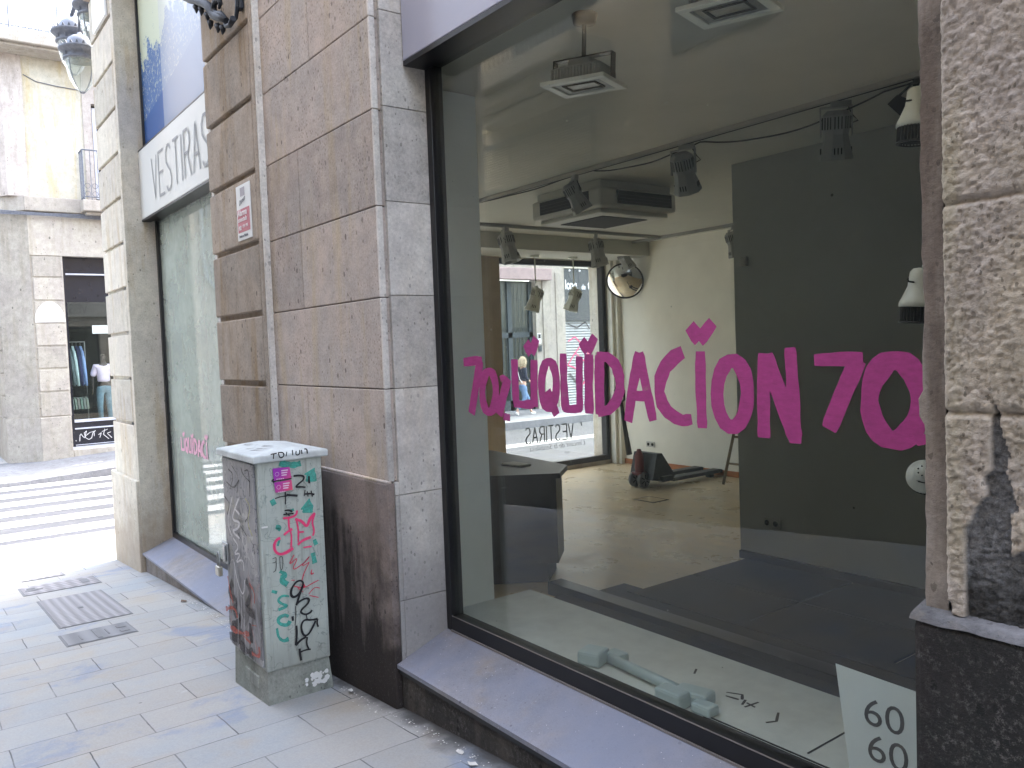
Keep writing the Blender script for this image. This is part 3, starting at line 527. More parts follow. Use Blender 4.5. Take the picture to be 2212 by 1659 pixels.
# side window towards the cross street
sw = empty('shop_window'); sw.parent = bld
b = MB(); b.box(-9.56, -9.47, 4.3, 7.08, 2.70, 2.78); b.box(-9.56, -9.47, 4.3, 7.08, -.34, -.26); b.box(-9.57, -9.46, 7.0, 7.07, -.26, 2.70); b.box(-9.56, -9.47, 4.3, 4.36, -.26, 2.7)
b.build('frame', M['black'], sw)
b = MB(); b.box(-9.53, -9.522, 4.36, 7.0, -.26, 2.70); b.build('pane', M['glass2'], sw)
added_window = empty('shop_window'); added_window.parent = bld  # second side window, out of view, added to light the room
b = MB(); b.box(-9.56, -9.47, 1.4, 3.95, 2.70, 2.78); b.box(-9.56, -9.47, 1.4, 3.95, -.34, -.26); b.box(-9.56, -9.47, 1.4, 1.46, -.26, 2.7); b.box(-9.56, -9.47, 3.89, 3.95, -.26, 2.7); b.build('frame', M['black'], added_window)
b = MB(); b.box(-9.53, -9.522, 1.46, 3.89, -.26, 2.70); b.build('pane', M['glass2'], added_window)
# lettering reads from the street (-x side)
LT = line_text("VESTIRAS", .235, .098, .034, .016, lambda u, v: (6.37-u, .06+v))
LT += [(.016, [(6.53, .3), (6.55, .24)])]
strokes(LT, 'x', -9.534, 1, 0, wk=1.35).build('window_lettering', M['iron'], sw, fix=False)
text_mesh('window_lettering', "L'encant de la Senzillesa", .115, M['iron'], facing_nx(-9.536, 6.62, -.06), sw, off=-.002, shear=.35, sx=1.0)
text_mesh('window_lettering', "regals", .05, M['iron'], facing_nx(-9.536, 6.30, -.155), sw, off=-.001, shear=.3)
# sign on the side wall, and the two facade signs
def sign_board(y_or_x, pts): pass
t = empty('shop_sign', label='long off-white shop sign over the left shop window reading VESTIRAS', cat='sign')
b = MB(); b.box(-8.985, -6.04, .17, .25, 2.945, 3.625, .004); b.build('sign_panel', M['sign'], t)
b = MB(); b.box(-8.985, -6.04, .172, .26, 2.925, 2.944); b.box(-8.985, -6.04, .17, .26, 3.6255, 3.64); b.build('sign_trim', M['black'], t)
strokes(line_text("VESTIRAS", .40, .185, .070, .026, lambda u, v: (-8.47+u, 3.06+v)), 'y', .167, 1, 0).build('sign_lettering', M['signtxt'], t, fix=False)
t = empty('shop_sign', label='blank grey sign panel above the right shop window', cat='sign')
b = MB(); b.box(-3.57, -.96, .17, .25, 2.94, 5.47, .004); b.build('sign_panel', M['signR'], t)
b = MB(); b.box(-3.57, -.96, .172, .30, 2.915, 2.939); b.build('sign_trim', M['black'], t)
t = empty('shop_sign', label='sign on the side wall, mirrored in the glass of the black shopfront', cat='sign')
b = MB(); b.box(-9.93, -9.85, 1.2, 6.9, 3.12, 3.66, .004); b.build('sign_panel', M['sign'], t)
strokes(line_text("VESTIRAS", .30, .15, .055, .03, lambda u, v: (3.56-u, 3.24+v)), 'x', -9.935, 1, 0).build('sign_lettering', M['signtxt'], t, fix=False)
# blank white plate and alarm plate
t = empty('wall_plate', label='blank white plate high on the left corner pilaster', cat='plate')
b = MB(); b.box(-9.78, -9.17, -.03, -.002, 5.02, 5.46, .006); b.build('plate', M['white'], t)
al = empty('alarm_sign', label='small white and red alarm company plate on the pilaster between the windows', cat='sign')
b = MB(); b.box(-5.435, -5.175, -.056, -.048, 2.275, 2.63, .003); b.build('plate', M['white'], al)
M['al_red'] = plain('faded red print', (.46, .12, .15), .5, var=.05); M['al_grey'] = plain('faded grey print', (.36, .33, .36), .5)
M['al_tx'] = plain('dark grey print', (.16, .16, .18), .5); M['al_w'] = plain('white print', (.78, .70, .70), .5)
b = MB(); b.box(-5.418, -5.192, -.0572, -.0565, 2.325, 2.475); b.build('red_field', M['al_red'], al)
b = MB(); b.box(-5.352, -5.268, -.0572, -.0565, 2.555, 2.61); b.build('grey_square', M['al_grey'], al)
text_mesh('alarm_lettering', 'Alarma', .058, M['al_w'], facing_y(-5.410, -.0585, 2.432), al, off=.001, sx=1.02)
text_mesh('alarm_lettering', 'conectada', .043, M['al_w'], facing_y(-5.410, -.0585, 2.395), al, off=.0006, sx=.95)
text_mesh('alarm_lettering', '902', .038, M['al_w'], facing_y(-5.402, -.0585, 2.342), al, off=.001, sx=.9)
text_mesh('alarm_lettering', '195 195', .026, M['al_w'], facing_y(-5.33, -.0585, 2.352), al, off=.0005, sx=1.2)
text_mesh('alarm_lettering', 'Aviso a Policia', .026, M['al_tx'], facing_y(-5.402, -.0585, 2.293), al, off=.0003, sx=1.1)
text_mesh('alarm_lettering', 'Direct', .045, M['al_tx'], facing_y(-5.375, -.0585, 2.497) @ Matrix.Rotation(R(14), 4, 'Z'), al, off=-.0004, shear=.4, sx=1.0)
# iron bracket at the top of the pilaster
br = empty('wall_bracket', (0, 0, 0), label='black wrought iron scroll bracket fixed high on the pilaster above the alarm sign', cat='bracket')
b = MB(); b.box(-5.185, -5.12, -.075, -.048, 3.68, 5.3, .008); b.tube([(-5.15, -.075, 3.78), (-5.16, -.078, 3.70), (-5.19, -.08, 3.64), (-5.23, -.08, 3.63)], [.016, .016, .012, .006], 6); b.build('back_plate', M['iron'], br)
def curl(cx, cz, r0, r1, a0, a1, y=-.11, n=26): return [(cx+(r0+(r1-r0)*i/n)*math.cos(R(a0+(a1-a0)*i/n)), y, cz+(r0+(r1-r0)*i/n)*math.sin(R(a0+(a1-a0)*i/n))) for i in range(n+1)]
b = MB(); Y_ = -.11
def tb(pts, r, y=Y_): b.tube([(p_[0], y, p_[1]) for p_ in pts], r, 7)
tb([(-6.35, 4.2), (-5.99, 4.03), (-5.86, 3.98), (-5.73, 3.92), (-5.64, 3.87), (-5.58, 3.82), (-5.55, 3.78), (-5.47, 3.74), (-5.38, 3.70), (-5.28, 3.65)], [.02, .03, .032, .034, .03, .034, .028, .03, .026, .02])
tb([(-5.28, 3.65), (-5.38, 3.725), (-5.46, 3.75), (-5.52, 3.79), (-5.50, 3.83), (-5.44, 3.84), (-5.39, 3.82), (-5.38, 3.79), (-5.41, 3.77)], [.018, .02, .022, .022, .02, .02, .017, .014, .009])
tb([(-5.15, 3.62), (-5.22, 3.60), (-5.30, 3.62), (-5.33, 3.67)], [.02, .016, .013, .006]); tb([(-5.15, 3.9), (-5.3, 4.05), (-5.6, 4.12), (-6.2, 4.3)], .022)
for q, a_ in (((-5.90, 3.95), -50), ((-5.78, 3.90), -70), ((-5.66, 3.82), -60), ((-5.60, 3.75), -80), ((-5.46, 3.68), -65), ((-5.36, 3.64), -80), ((-5.72, 3.97), 60), ((-5.40, 3.90), 70)):
    tb([q, (q[0]+.03*math.cos(R(a_)), q[1]+.03*math.sin(R(a_))), (q[0]+.045*math.cos(R(a_-25)), q[1]+.05*math.sin(R(a_-25)))], [.022, .016, .004])
b.build('scroll', M['iron'], br)

# ------------------------------------------------------------------ utility cabinet
def contour(t, sc, w, vec=None, d=.6, det=2): return t.math('LESS_THAN', t.math('ABSOLUTE', t.math('SUBTRACT', t.noise(sc, det, .5, vec=vec, dist=d), .5)), w)
def cabm():
    t = NT('grey green cabinet enamel'); x, y, z = t.sep()
    col = t.mix(t.rng(t.noise(4, 6, .65), .35, .65), (.47, .51, .465), (.40, .44, .41))
    col = t.mix(t.rng(t.noise(7, 7, .75), .60, .70, 0, .7), col, (.17, .19, .18))
    col = t.mix(t.rng(t.noise(26, 8, .85), .62, .68, 0, .6), col, (.09, .10, .10))
    col = t.mix(t.rng(t.noise(3.5, 6, .7, vec=t.map((7, 7, .6))), .52, .70, 0, .65), col, (.22, .23, .20))
    col = t.mix(t.math('MULTIPLY', contour(t, 9, .006, t.map((1, 1, 1.4), (7, 3, 1))), .45), col, (.08, .12, .12))
    col = t.mix(t.rng(z, .12, -.13, 0, .45, smooth=True), col, (.20, .20, .17))
    col = t.mix(t.math('MULTIPLY', t.math('MULTIPLY', t.rng(t.noise(14, 8, .8, vec=t.map((1, 1, .6), (4, 4, 4))), .56, .62), t.rng(z, .45, .9)), .7), col, (.10, .16, .15))
    t.bump(t.noise(20, 6, .6), .12, .004); return t.out(col, .5, spec=.4)
M['cab'] = cabm()
def contour(t, sc, w, vec=None, d=.6, det=2): return t.math('LESS_THAN', t.math('ABSOLUTE', t.math('SUBTRACT', t.noise(sc, det, .5, vec=vec, dist=d), .5)), w)
def doorm():
    t = NT('smeared cabinet door'); x, y, z = t.sep()
    col = t.mix(t.rng(t.noise(3.4, 6, .65), .35, .65), (.30, .29, .29), (.21, .21, .22))
    col = t.mix(t.rng(t.noise(11, 8, .8, vec=t.map((1, 1, .5)), dist=.8), .54, .64, 0, .7), col, (.10, .10, .115))
    col = t.mix(t.rng(t.noise(5, 4, .5), .60, .72, 0, .5), col, (.34, .32, .20))
    top = t.rng(z, .2, .45); col = t.mix(t.math('MULTIPLY', t.math('MULTIPLY', contour(t, 11, .012), top), .75), col, (.08, .08, .10))
    col = t.mix(t.math('MULTIPLY', contour(t, 6.5, .012, t.map((1, 1, .6), (3, 1, 2))), .5), col, (.5, .48, .46))
    bt = t.math('MULTIPLY', t.rng(z, .36, .1, 0, .85), t.rng(t.noise(7, 6, .7, vec=t.map((1, 1, .45), (1, 0, 4)), dist=1.), .46, .56)); col = t.mix(bt, col, (.045, .035, .035))
    rt_ = t.math('MULTIPLY', t.rng(z, .42, .1, 0, .8), t.rng(t.noise(6, 5, .6, vec=t.map((1, 1, .7), (5, 2, 0)), dist=1.), .55, .64)); col = t.mix(rt_, col, (.42, .12, .09))
    return t.out(col, .5, spec=.4)
M['door'] = doorm()
M['cbase'] = stone('mossy concrete base', (.28, .30, .265), (.33, .335, .30), (.15, .155, .14), pits=.3, psc=30, bump=.5, rough=.85)
M['lid'] = plain('pale weathered lid', (.52, .56, .56), .5, var=.22, sc=9, bump=.2)
cb = empty('utility_cabinet', label='tall grey-green utility cabinet covered in graffiti, standing on the pavement against the wall', cat='utility cabinet')
X0, X1, Y0, Y1 = -4.70, -4.15, -.456, -.105
b = MB(); b.box(X0, X1, Y0, Y1, -.135, .968, .006); b.build('body', M['cab'], cb)
b = MB(); b.box(X0+.012, X1-.035, Y0-.012, Y0-.0005, -.115, .955, .004); dr = b.build('door', M['door'], cb)
b = MB(); b.box(X1+.0005, X1+.0035, Y0+.035, Y1-.02, -.125, .962, .0015); b.build('side_panel', M['cab'], cb)
b = MB(); b.box(X0-.035, X1+.03, Y0-.03, Y1+.03, .965, 1.003, .008)
b.prism([(X0-.028, Y0-.022, 1.002), (X1+.022, Y0-.022, 1.002), (X1+.022, Y1+.022, 1.002), (X0-.028, Y1+.022, 1.002)], (0, 0, .001))
v = [b.b.verts.new(q) for q in ((X0-.03, Y0-.025, 1.003), (X1+.025, Y0-.025, 1.003), (X1+.025, Y1+.025, 1.003), (X0-.03, Y1+.025, 1.003), (X0+.1, (Y0+Y1)/2, 1.033), (X1-.1, (Y0+Y1)/2, 1.033))]
for q in ((0, 1, 5, 4), (1, 2, 5), (2, 3, 4, 5), (3, 0, 4)): b.b.faces.new([v[i] for i in q])
b.build('lid', M['lid'], cb)
b = MB(); lo = [(X0+.015, Y0-.004), (X1+.0, Y0-.004), (X1+.0, Y1+.012), (X0+.015, Y1+.012)]; hi = [(X0+.02, Y0+.005), (X1-.012, Y0+.005), (X1-.012, Y1-.005), (X0+.02, Y1-.005)]
vl = [b.b.verts.new((x, y, gz(x)-.03)) for x, y in lo]; vh = [b.b.verts.new((x, y, -.137)) for x, y in hi]
for i in range(4): b.b.faces.new((vl[i], vl[(i+1) % 4], vh[(i+1) % 4], vh[i]))
b.b.faces.new(vh); b.build('base', M['cbase'], cb)
b = MB(); b.box(-4.49, -4.29, Y0-.006, Y0+.01, -.262, -.195, .004); b.build('base_plate', M['cbase'], cb)
b = MB()
random.seed(5)
for i in range(26):
    y = -.25+.12*random.random(); z = -.265+.06*random.random(); r = .006+.012*random.random(); a0 = random.random()*6
    b.poly([(X1+.003+.003*random.random(), y+r*math.cos(a0+k*1.05)*(.6+.8*random.random()), z+r*math.sin(a0+k*1.05)) for k in range(6)])
b.build('peeling_paint', M['white'], cb)
b = MB(); b.box(-4.735, -4.645, Y0-.024, Y0-.0125, .345, .465, .005); b.box(-4.70, -4.66, Y0-.034, Y0-.0242, .36, .45, .003); b.build('hasp', M['tin'], dr)
PX = X1+.0045
strokes(CAB_GREEN, 'x', PX, 2, .6, True, 2.0).build('teal_graffiti', M['g_green'], cb, fix=False)
strokes(CAB_PINK, 'x', PX+.0035, 3, .3, True, 1.5).build('pink_graffiti', M['g_pink'], cb, fix=False)
strokes(CAB_RED, 'x', PX+.007, 4, .3, True, 1.3).build('red_graffiti', M['g_red'], cb, fix=False)
strokes(CAB_BLACK, 'x', PX+.0105, 5, .22, True, 1.5).build('black_graffiti', M['g_black'], cb, fix=False)
strokes(CAB_LID, 'x', X1+.0315, 6, .3, True, 1.5).build('lid_graffiti', M['g_black'], cb, fix=False)
b = MB(); random.seed(9)
for i in range(12):
    x = X0+.05+random.random()*.35; y = Y0+.03+random.random()*.2; l = .03+.09*random.random()
    zt = lambda yy: 1.0045+max(0, (yy-Y0+.025))/(.2)*.028
    b.poly([(x, y, zt(y)), (x+l, y+.02, zt(y+.02)+.001), (x+l+.02, y+.028, zt(y+.028)+.001), (x+.01, y+.012, zt(y+.012))])
b.build('lid_scuffs', M['g_dark'], cb, fix=False)
PY = Y0-.0135
strokes(CABL_DARK, 'y', PY, 7, .9, True, 1.5).build('dark_graffiti', M['g_dark'], dr, fix=False)
strokes(CABL_RED, 'y', PY-.0035, 8, .9, True, 1.5).build('rust_graffiti', M['g_rust'], dr, fix=False)
strokes(CABL_YEL, 'y', PY-.006, 9, .5, True, 1.5).build('yellow_graffiti', M['g_yel'], dr, fix=False)
strokes(CABL_WHITE, 'y', PY-.0075, 10, .3, True, 1.5).build('white_graffiti', M['g_white'], dr, fix=False)
def stickm():
    t = NT('purple orange sticker'); x, y, z = t.sep()
    a = t.rng(t.math('ADD', t.math('MULTIPLY', y, 1.), t.math('MULTIPLY', z, -.7)), -.99, -.84, 0, 1)
    return t.out(t.mix(a, (.32, .03, .42), (.80, .10, .16)), .4)
M['stick'] = stickm(); M['stickw'] = plain('sticker print', (.75, .6, .72), .5)
for (ya, za, yb, zb, yc, zc, yd, zd) in (((-.382, .931, -.290, .929, -.283, .869, -.377, .867)), ((-.378, .857, -.283, .861, -.279, .806, -.372, .803))):
    b = MB(); b.prism([(X1+.017, ya, za), (X1+.017, yb, zb), (X1+.017, yc, zc), (X1+.017, yd, zd)], (.0006, 0, 0)); st = b.build('sticker', M['stick'], cb)
    b = MB(); cy, cz = (ya+yb)/2+.012, (za+zd)/2
    for k in range(3): b.box(X1+.0178, X1+.0182, cy-.012, cy+.024-.004*k, cz+.012-.012*k, cz+.018-.012*k)
    for k in range(10):
        a = k*.628; b.box(X1+.0178, X1+.0182, cy-.036+.010*math.cos(a)-.0016, cy-.036+.010*math.cos(a)+.0016, cz+.010*math.sin(a)-.0016, cz+.010*math.sin(a)+.0016)
    for k in range(4): b.box(X1+.0178, X1+.0182, cy-.04+.011*k, cy-.033+.011*k, cz-.029, cz-.024)
    b.build('sticker_print', M['stickw'], st)
b = MB(); b.box(X1+.013, X1+.017, Y0+.002, Y0+.034, .628, .636); b.build('sticker', M['white'], cb)
pk = empty('padlock', label='small metal padlock hanging from the cabinet hasp', cat='padlock')
b = MB(); b.box(-4.80, -4.735, Y0-.05, Y0-.024, .262, .318, .006); b.build('lock_body', M['brass'], pk)
b = MB(); b.tube([(-4.785, Y0-.037, .315), (-4.785, Y0-.037, .35), (-4.782, Y0-.037, .385), (-4.768, Y0-.037, .40), (-4.754, Y0-.037, .385), (-4.75, Y0-.037, .35), (-4.75, Y0-.037, .315)], .005, 8); b.build('shackle', M['tin'], pk)

# ------------------------------------------------------------------ manhole covers and litter
def plate_mat(name, c, sx, sy):
    t = NT(name); x, y, z = t.sep()
    a = t.math('SINE', t.math('MULTIPLY', x, sx)); bb = t.math('SINE', t.math('MULTIPLY', y, sy)); g = t.math('ADD', a, bb)
    col = t.mix(t.rng(g, -.5, 1.2), tuple(q*.6 for q in c), c); t.bump(g, .5, .004); return t.out(col, .7, spec=.4)
MH1 = plate_mat('chequered grey cover', (.36, .345, .35), 110, 90); MH2 = plate_mat('ribbed steel cover', (.29, .29, .30), 260, 40); MH3 = plate_mat('brown grey cover', (.34, .32, .325), 60, 60)
def cover(label, x0, x1, y0, y1, mat, extra=None):
    t = empty('manhole_cover', label=label, cat='manhole cover', group='covers set in the pavement')
    def sh(b):
        for v in b.b.verts: v.co.z += gz(v.co.x)
        return b
    b = MB(); b.box(x0, x1, y0, y1, -.02, .0035); b = sh(b); b.build('cover_frame', MHF, t)
    b = MB(); b.box(x0+.015, x1-.015, y0+.015, y1-.015, -.02, .007)
    b = sh(b); p = b.build('cover_plate', mat, t)
    b = MB()
    for q in extra or []: b.box(*q, .0072, .0105)
    if extra: sh(b).build('cover_mark', MHF, p)
MHF = plain('dark cover rim', (.17, .17, .175), .7)
cover('large square grey chequered cover in the pavement', -8.45, -7.10, -1.03, -.50, MH1, [(-7.8, -7.74, -.8, -.76)])
cover('narrow ribbed steel cover with letters, nearest the camera', -6.86, -6.45, -1.07, -.60, MH2, [(-6.80, -6.5, -.86, -.83), (-6.75, -6.68, -.70, -.64), (-6.6, -6.53, -.70, -.64), (-6.7, -6.55, -.96, -.95), (-6.74, -6.56, -.78, -.77)])
cover('long brown-grey cover beyond the large square one', -9.35, -8.85, -1.09, -.42, MH3, [(-9.22, -9.17, -1.03, -.96), (-9.1, -9.05, -1.03, -.96), (-9.2, -9.0, -.57, -.5), (-9.12, -9.08, -1.05, -.9)])
cover('small thin grey cover farthest along the shop pavement', -10.05, -9.72, -1.02, -.62, MH1)
for (x0, x1, y0, y1, lb) in ((-19.9, -19.3, .9, 1.5, 'dark rectangular cover in the far pavement across the street'),):
    t = empty('manhole_cover', label=lb, cat='manhole cover'); zz = lambda x, y: -.72+.05*max(0, min(y, 2.4))
    b = MB(); v = [(x0, y0), (x1, y0), (x1, y1), (x0, y1)]; b.prism([(x, y, zz(x, y)+.004) for x, y in v], (0, 0, .004)); b.build('cover_plate', MH2, t)
M['litter'] = plain('dry leaf litter', (.62, .60, .56), .8, var=.3); M['leafb'] = plain('brown leaf litter', (.18, .12, .08), .8, var=.3)
def scrap(name, label, cat, x, y, s, mat, seed, grp=None, zo=.004):
    rnd = random.Random(seed); b = MB(); n = 7; a0 = rnd.random()*6; c = b.b.verts.new((x, y, gz(x)+zo+s*.35))
    ring = [b.b.verts.new((x+s*(.6+.6*rnd.random())*math.cos(a0+k*6.283/n), y+.7*s*(.6+.6*rnd.random())*math.sin(a0+k*6.283/n), gz(x)+zo+.4*s*rnd.random())) for k in range(n)]
    for k in range(n): b.b.faces.new((c, ring[k], ring[(k+1) % n]))
    tag(b.build(name, mat, fix=False), label, cat, grp)
scrap('paper_scrap', 'curled pale scrap nearest the camera by the dark riser', 'litter', -2.78, -.10, .028, M['litter'], 1, 'scraps lying along the foot of the wall')
scrap('paper_scrap', 'pale scrap beside the curled one at the wall foot', 'litter', -2.92, -.07, .022, M['litter'], 2, 'scraps lying along the foot of the wall')
scrap('paper_scrap', 'thin pale flakes in front of the right window riser', 'litter', -2.62, -.075, .03, M['litter'], 3, 'scraps lying along the foot of the wall')
scrap('paper_scrap', 'upright pale chip against the plinth between cabinet and window', 'litter', -3.98, -.075, .024, M['litter'], 4, 'scraps lying along the foot of the wall', .012)
scrap('dry_leaf', 'small dark leaf on the pavement before the left window sill', 'litter', -7.15, -.09, .035, M['leafb'], 5)
b = MB(); random.seed(21)
for i in range(520):
    x = -7.5+random.random()*6.2; y = -.03-abs(random.gauss(0, .035))-(.03 if x > -6.1 and x < -3.5 else 0); s = .002+.005*random.random()
    if -4.75 < x < -4.1: continue
    a = random.random()*6; b.poly([(x+s*math.cos(a+k*2.1), y+s*math.sin(a+k*2.1), gz(x)+.004+.003*random.random()) for k in range(3)])
tag(b.build('grit', M['litter'], fix=False), 'fine grit and crumbs along the wall foot', 'grit', kind='stuff')
def stain(pts, x, y, name='white_splash'):
    pass

# ------------------------------------------------------------------ street lantern on the side wall
def lantern(parent, cx, cy, tip):
    M['lglass'] = M.get('lglass') or glass('frosted lantern glass', (.9, .92, .95), .28, .045, .05, streak=False)
    b = MB(); b.lathe([(.0, 0), (.035, .004), (.08, .05), (.125, .13), (.155, .23), (.168, .33), (.17, .36)], (cx, cy, tip), 28); g = b.build('globe', M['lglass'], parent)
    b = MB(); b.lathe([(0, -.012), (.028, -.01), (.03, .006), (0, .012)], (cx, cy, tip), 12)
    for k in range(4):
        a = k*math.pi/2+.6; b.tube([(cx+r_*math.cos(a), cy+r_*math.sin(a), tip+z_) for r_, z_ in ((.03, .002), (.084, .05), (.129, .13), (.159, .23), (.172, .33), (.174, .37))], .005, 5)
    b.build('globe_rib', M['iron2'], g)
    b = MB(); b.lathe([(.16, .355), (.19, .365), (.19, .385), (.165, .395), (.17, .43), (.215, .46), (.235, .475), (.235, .495), (.20, .50), (.14, .51)], (cx, cy, tip), 28)
    for k in range(20):
        a = k*.314; b.prism([(cx+.21*math.cos(a-.1), cy+.21*math.sin(a-.1), tip+.495), (cx+.21*math.cos(a+.1), cy+.21*math.sin(a+.1), tip+.495), (cx+.225*math.cos(a), cy+.225*math.sin(a), tip+.54)], (-.012*math.cos(a), -.012*math.sin(a), 0))
        if k % 2 == 0: b.box(cx+.175*math.cos(a)-.008, cx+.175*math.cos(a)+.008, cy+.175*math.sin(a)-.008, cy+.175*math.sin(a)+.008, tip+.39, tip+.46)
    b.build('crown_ring', M['iron2'], g)
    b = MB(); b.lathe([(.155, .50), (.15, .56), (.125, .61), (.08, .645), (.03, .66), (.02, .69), (0, .70)], (cx, cy, tip), 28); b.build('dome', M['dome'], g)
M['iron2'] = plain('weathered grey iron', (.12, .13, .155), .6, .0, var=.3, sc=25); M['dome'] = plain('pale blue grey dome', (.20, .225, .28), .6, 0)
sl = empty('street_lamp', label='ornate iron street lamp with three glass lanterns on the side wall at the corner', cat='street lamp')
lantern(sl, -10.80, .02, 4.69); lantern(sl, -10.36, .12, 5.06); lantern(sl, -11.16, .01, 5.0)
b = MB(); b.tube([(-9.85, .25, 5.0), (-10.1, .25, 5.35), (-10.45, .18, 5.9), (-10.8, .1, 6.0), (-11.0, .05, 5.85), (-11.16, .01, 5.69)], .022, 8); b.tube([(-10.8, .1, 6.0), (-10.8, .04, 5.7), (-10.8, .02, 5.38)], .016, 8); b.tube([(-10.42, .18, 5.9), (-10.36, .12, 5.75)], .016, 8); b.box(-9.9, -9.85, .17, .33, 4.7, 6.1)
b.build('bracket_arm', M['iron2'], sl)
# ------------------------------------------------------------------ shop interior
M['floor'] = None
def floorm():
    t = NT('tan shop floor')
    col = t.mix(t.rng(t.noise(1.1, 6, .65, vec=t.map((1, 1.6, 1))), .36, .64), (.58, .44, .25), (.48, .39, .25))
    col = t.mix(t.rng(t.noise(5, 7, .75, vec=t.map((.5, 2, 1)), dist=.5), .5, .72, 0, .45, smooth=True), col, (.30, .26, .20))
    col = t.mix(t.math('MULTIPLY', t.math('GREATER_THAN', .03, t.voro(2.7)), .8), col, (.05, .045, .04))
    t.bump(t.noise(30, 5, .6), .08, .003); return t.out(col, t.rng(t.noise(3, 5, .7), .3, .7, .22, .42), spec=.5)
M['floor'] = floorm()
M['iwall'] = plain('cream wall paint', (.82, .79, .69), .75, var=.06, sc=2)
def scuffed(name, c):
    t = NT(name); col = t.mix(t.rng(t.noise(1.3, 7, .7), .35, .7, 0, .35), c, tuple(q*.75 for q in c))
    col = t.mix(t.rng(t.noise(6, 8, .8, vec=t.map((1, 1, .25))), .62, .72, 0, .35), col, tuple(q*1.3 for q in c)); col = t.mix(t.math('MULTIPLY', t.math('GREATER_THAN', .025, t.voro(2.1)), .7), col, (.05, .05, .045))
    t.bump(t.noise(2.5, 5, .6), .3, .01); return t.out(col, .75)
M['iwall2'] = scuffed('grey wall paint', (.36, .365, .34))
M['ceil'] = plain('off white ceiling paint', (.50, .495, .43), .8, var=.05, sc=2)
M['beige'] = plain('beige side wall', (.34, .26, .16), .8, var=.12, sc=5)
M['part'] = plain('pale display partition', (.78, .82, .77), .6, var=.05, sc=3)
M['plat'] = plain('pale display platform', (.60, .63, .58), .5, var=.12, sc=5)
M['skirt'] = plain('orange wooden skirting', (.42, .15, .05), .5)
M['dwood'] = plain('black brown wood', (.010, .008, .007), .35, var=.4, sc=12)
M['dmat'] = plain('dark floor covering', (.014, .0125, .011), .7, var=.3, sc=4, bump=.3)
M['lampgrey'] = plain('grey lamp casing', (.30, .30, .28), .5, var=.1); M['slot'] = plain('black slot', (.006, .006, .006), .8)
M['ivory'] = plain('ivory lamp enamel', (.66, .66, .57), .4, var=.06); M['acw'] = plain('air conditioner plastic', (.50, .49, .44), .5, var=.05)
def S(name, *boxes, mat=None):
    b = MB()
    for q in boxes: b.box(*q)
    return tag(b.build(name, mat), kind='structure')
S('floor', (-9.45, 3.2, .37, 7.25, -.6, -.4), mat=M['floor'])
S('ceiling', (-9.45, 3.2, .37, 7.35, 3.0, 3.3), (-9.44, -8.62, .98, 7.2, 2.79, 3.0), mat=M['ceil'])
S('far_wall', (-9.45, 3.2, 7.22, 7.5, -.6, 3.3), (-9.44, -9.34, 7.08, 7.219, -.4, 2.79), (-9.34, -9.28, 7.14, 7.219, -.4, 2.79), mat=M['iwall'])
S('partition_wall', (-4.51, 3.2, 3.9, 7.219, -.399, 2.999), mat=M['iwall2'])
S('right_wall', (-.45, -.3, .62, 3.899, -.399, 2.999), mat=M['iwall2'])
S('side_wall', (-9.4495, -9.42, 3.96, 4.99, -.399, 2.789), (-9.4495, -9.42, .98, 1.39, -.399, 2.789), mat=M['beige'])
S('display_wall', (-9.44, -5.9, .90, .97, -.399, 2.99), (-4.08, -4.0, .376, .895, -.399, 2.99), (-5.9, -4.08, .62, .70, -.399, 2.99), mat=M['part'])
b = MB(); b.box(-9.27, -4.52, 7.196, 7.2195, -.399, -.32, .004); tag(b.build('skirting', M['skirt']), kind='structure')
b = MB(); b.box(-4.505, -.46, 3.87, 3.8995, -.399, -.33, .004); tag(b.build('skirting', M['dwood']), kind='structure')
t = empty('display_platform', label='pale low display platform right behind the large window glass', cat='platform')
b = MB(); b.box(-3.999, -.46, .372, 1.17, -.05, 0, .003); b.build('platform_top', M['plat'], t)
b = MB(); b.box(-3.99, -.47, 1.12, 1.14, -.399, -.051); b.build('platform_front', M['dmat'], t)
b = MB()
b.box(-2.15, -.5, .60, .606, .0005, .006); b.box(-2.15, -.5, .618, .622, .0005, .006); b.box(-2.2, -.5, .50, .514, .0005, .004); b.box(-1.72, -1.712, .66, 1.1, .0005, .002)
b.build('platform_groove', M['slot'], t)
mk = [(.012, [(-2.24+x, .86+y) for x, y in q]) for q in ([(0, 0), (.06, .03), (.09, -.01)], [(.02, -.03), (.08, -.02)], [(.10, .0), (.12, -.05)], [(.15, .02), (.14, -.06)], [(.12, -.02), (.17, -.03)], [(.26, .0), (.30, -.07), (.28, -.11)], [(-.25, .1), (-.22, .05)])]
b = strokes(mk, 'x', 0, 3, .3)
for v in b.b.verts: v.co = Vector((v.co.y, v.co.z, .0015+abs(v.co.x)*.1))
b.build('marker_scrawl', M['dwood'], t, fix=False)
t = empty('dark_step', label='long low dark boards lying behind the display platform', cat='step')
b = MB(); b.box(-4.62, -.46, 1.55, 1.98, -.399, -.34, .006); b.prism([(-4.88, 1.9, -.399), (-4.62, 1.55, -.399), (-4.62, 1.55, -.345), (-4.80, 1.9, -.345)], (.0, .001, 0)); b.build('board', M['dmat'], t)
b = MB(); b.box(-4.85, -.46, 1.99, 2.13, -.399, -.30, .006); b.build('board', M['dwood'], t)
b = MB(); b.box(-4.48, -.46, 2.15, 2.45, -.399, -.325, .006); b.box(-4.3, -.46, 2.30, 2.325, -.325, -.315); b.build('board', M['dmat'], t)
t = empty('floor_covering', label='dark square floor tiles in front of the grey partition wall', cat='floor covering')
b = MB()
for i in range(4):
    for j in range(2): b.box(-4.42+i*1.0, -4.42+i*1.0+.985, 2.46+j*.70, 2.46+j*.70+.69, -.3995, -.385, .004)
b.build('tile', M['dmat'], t)
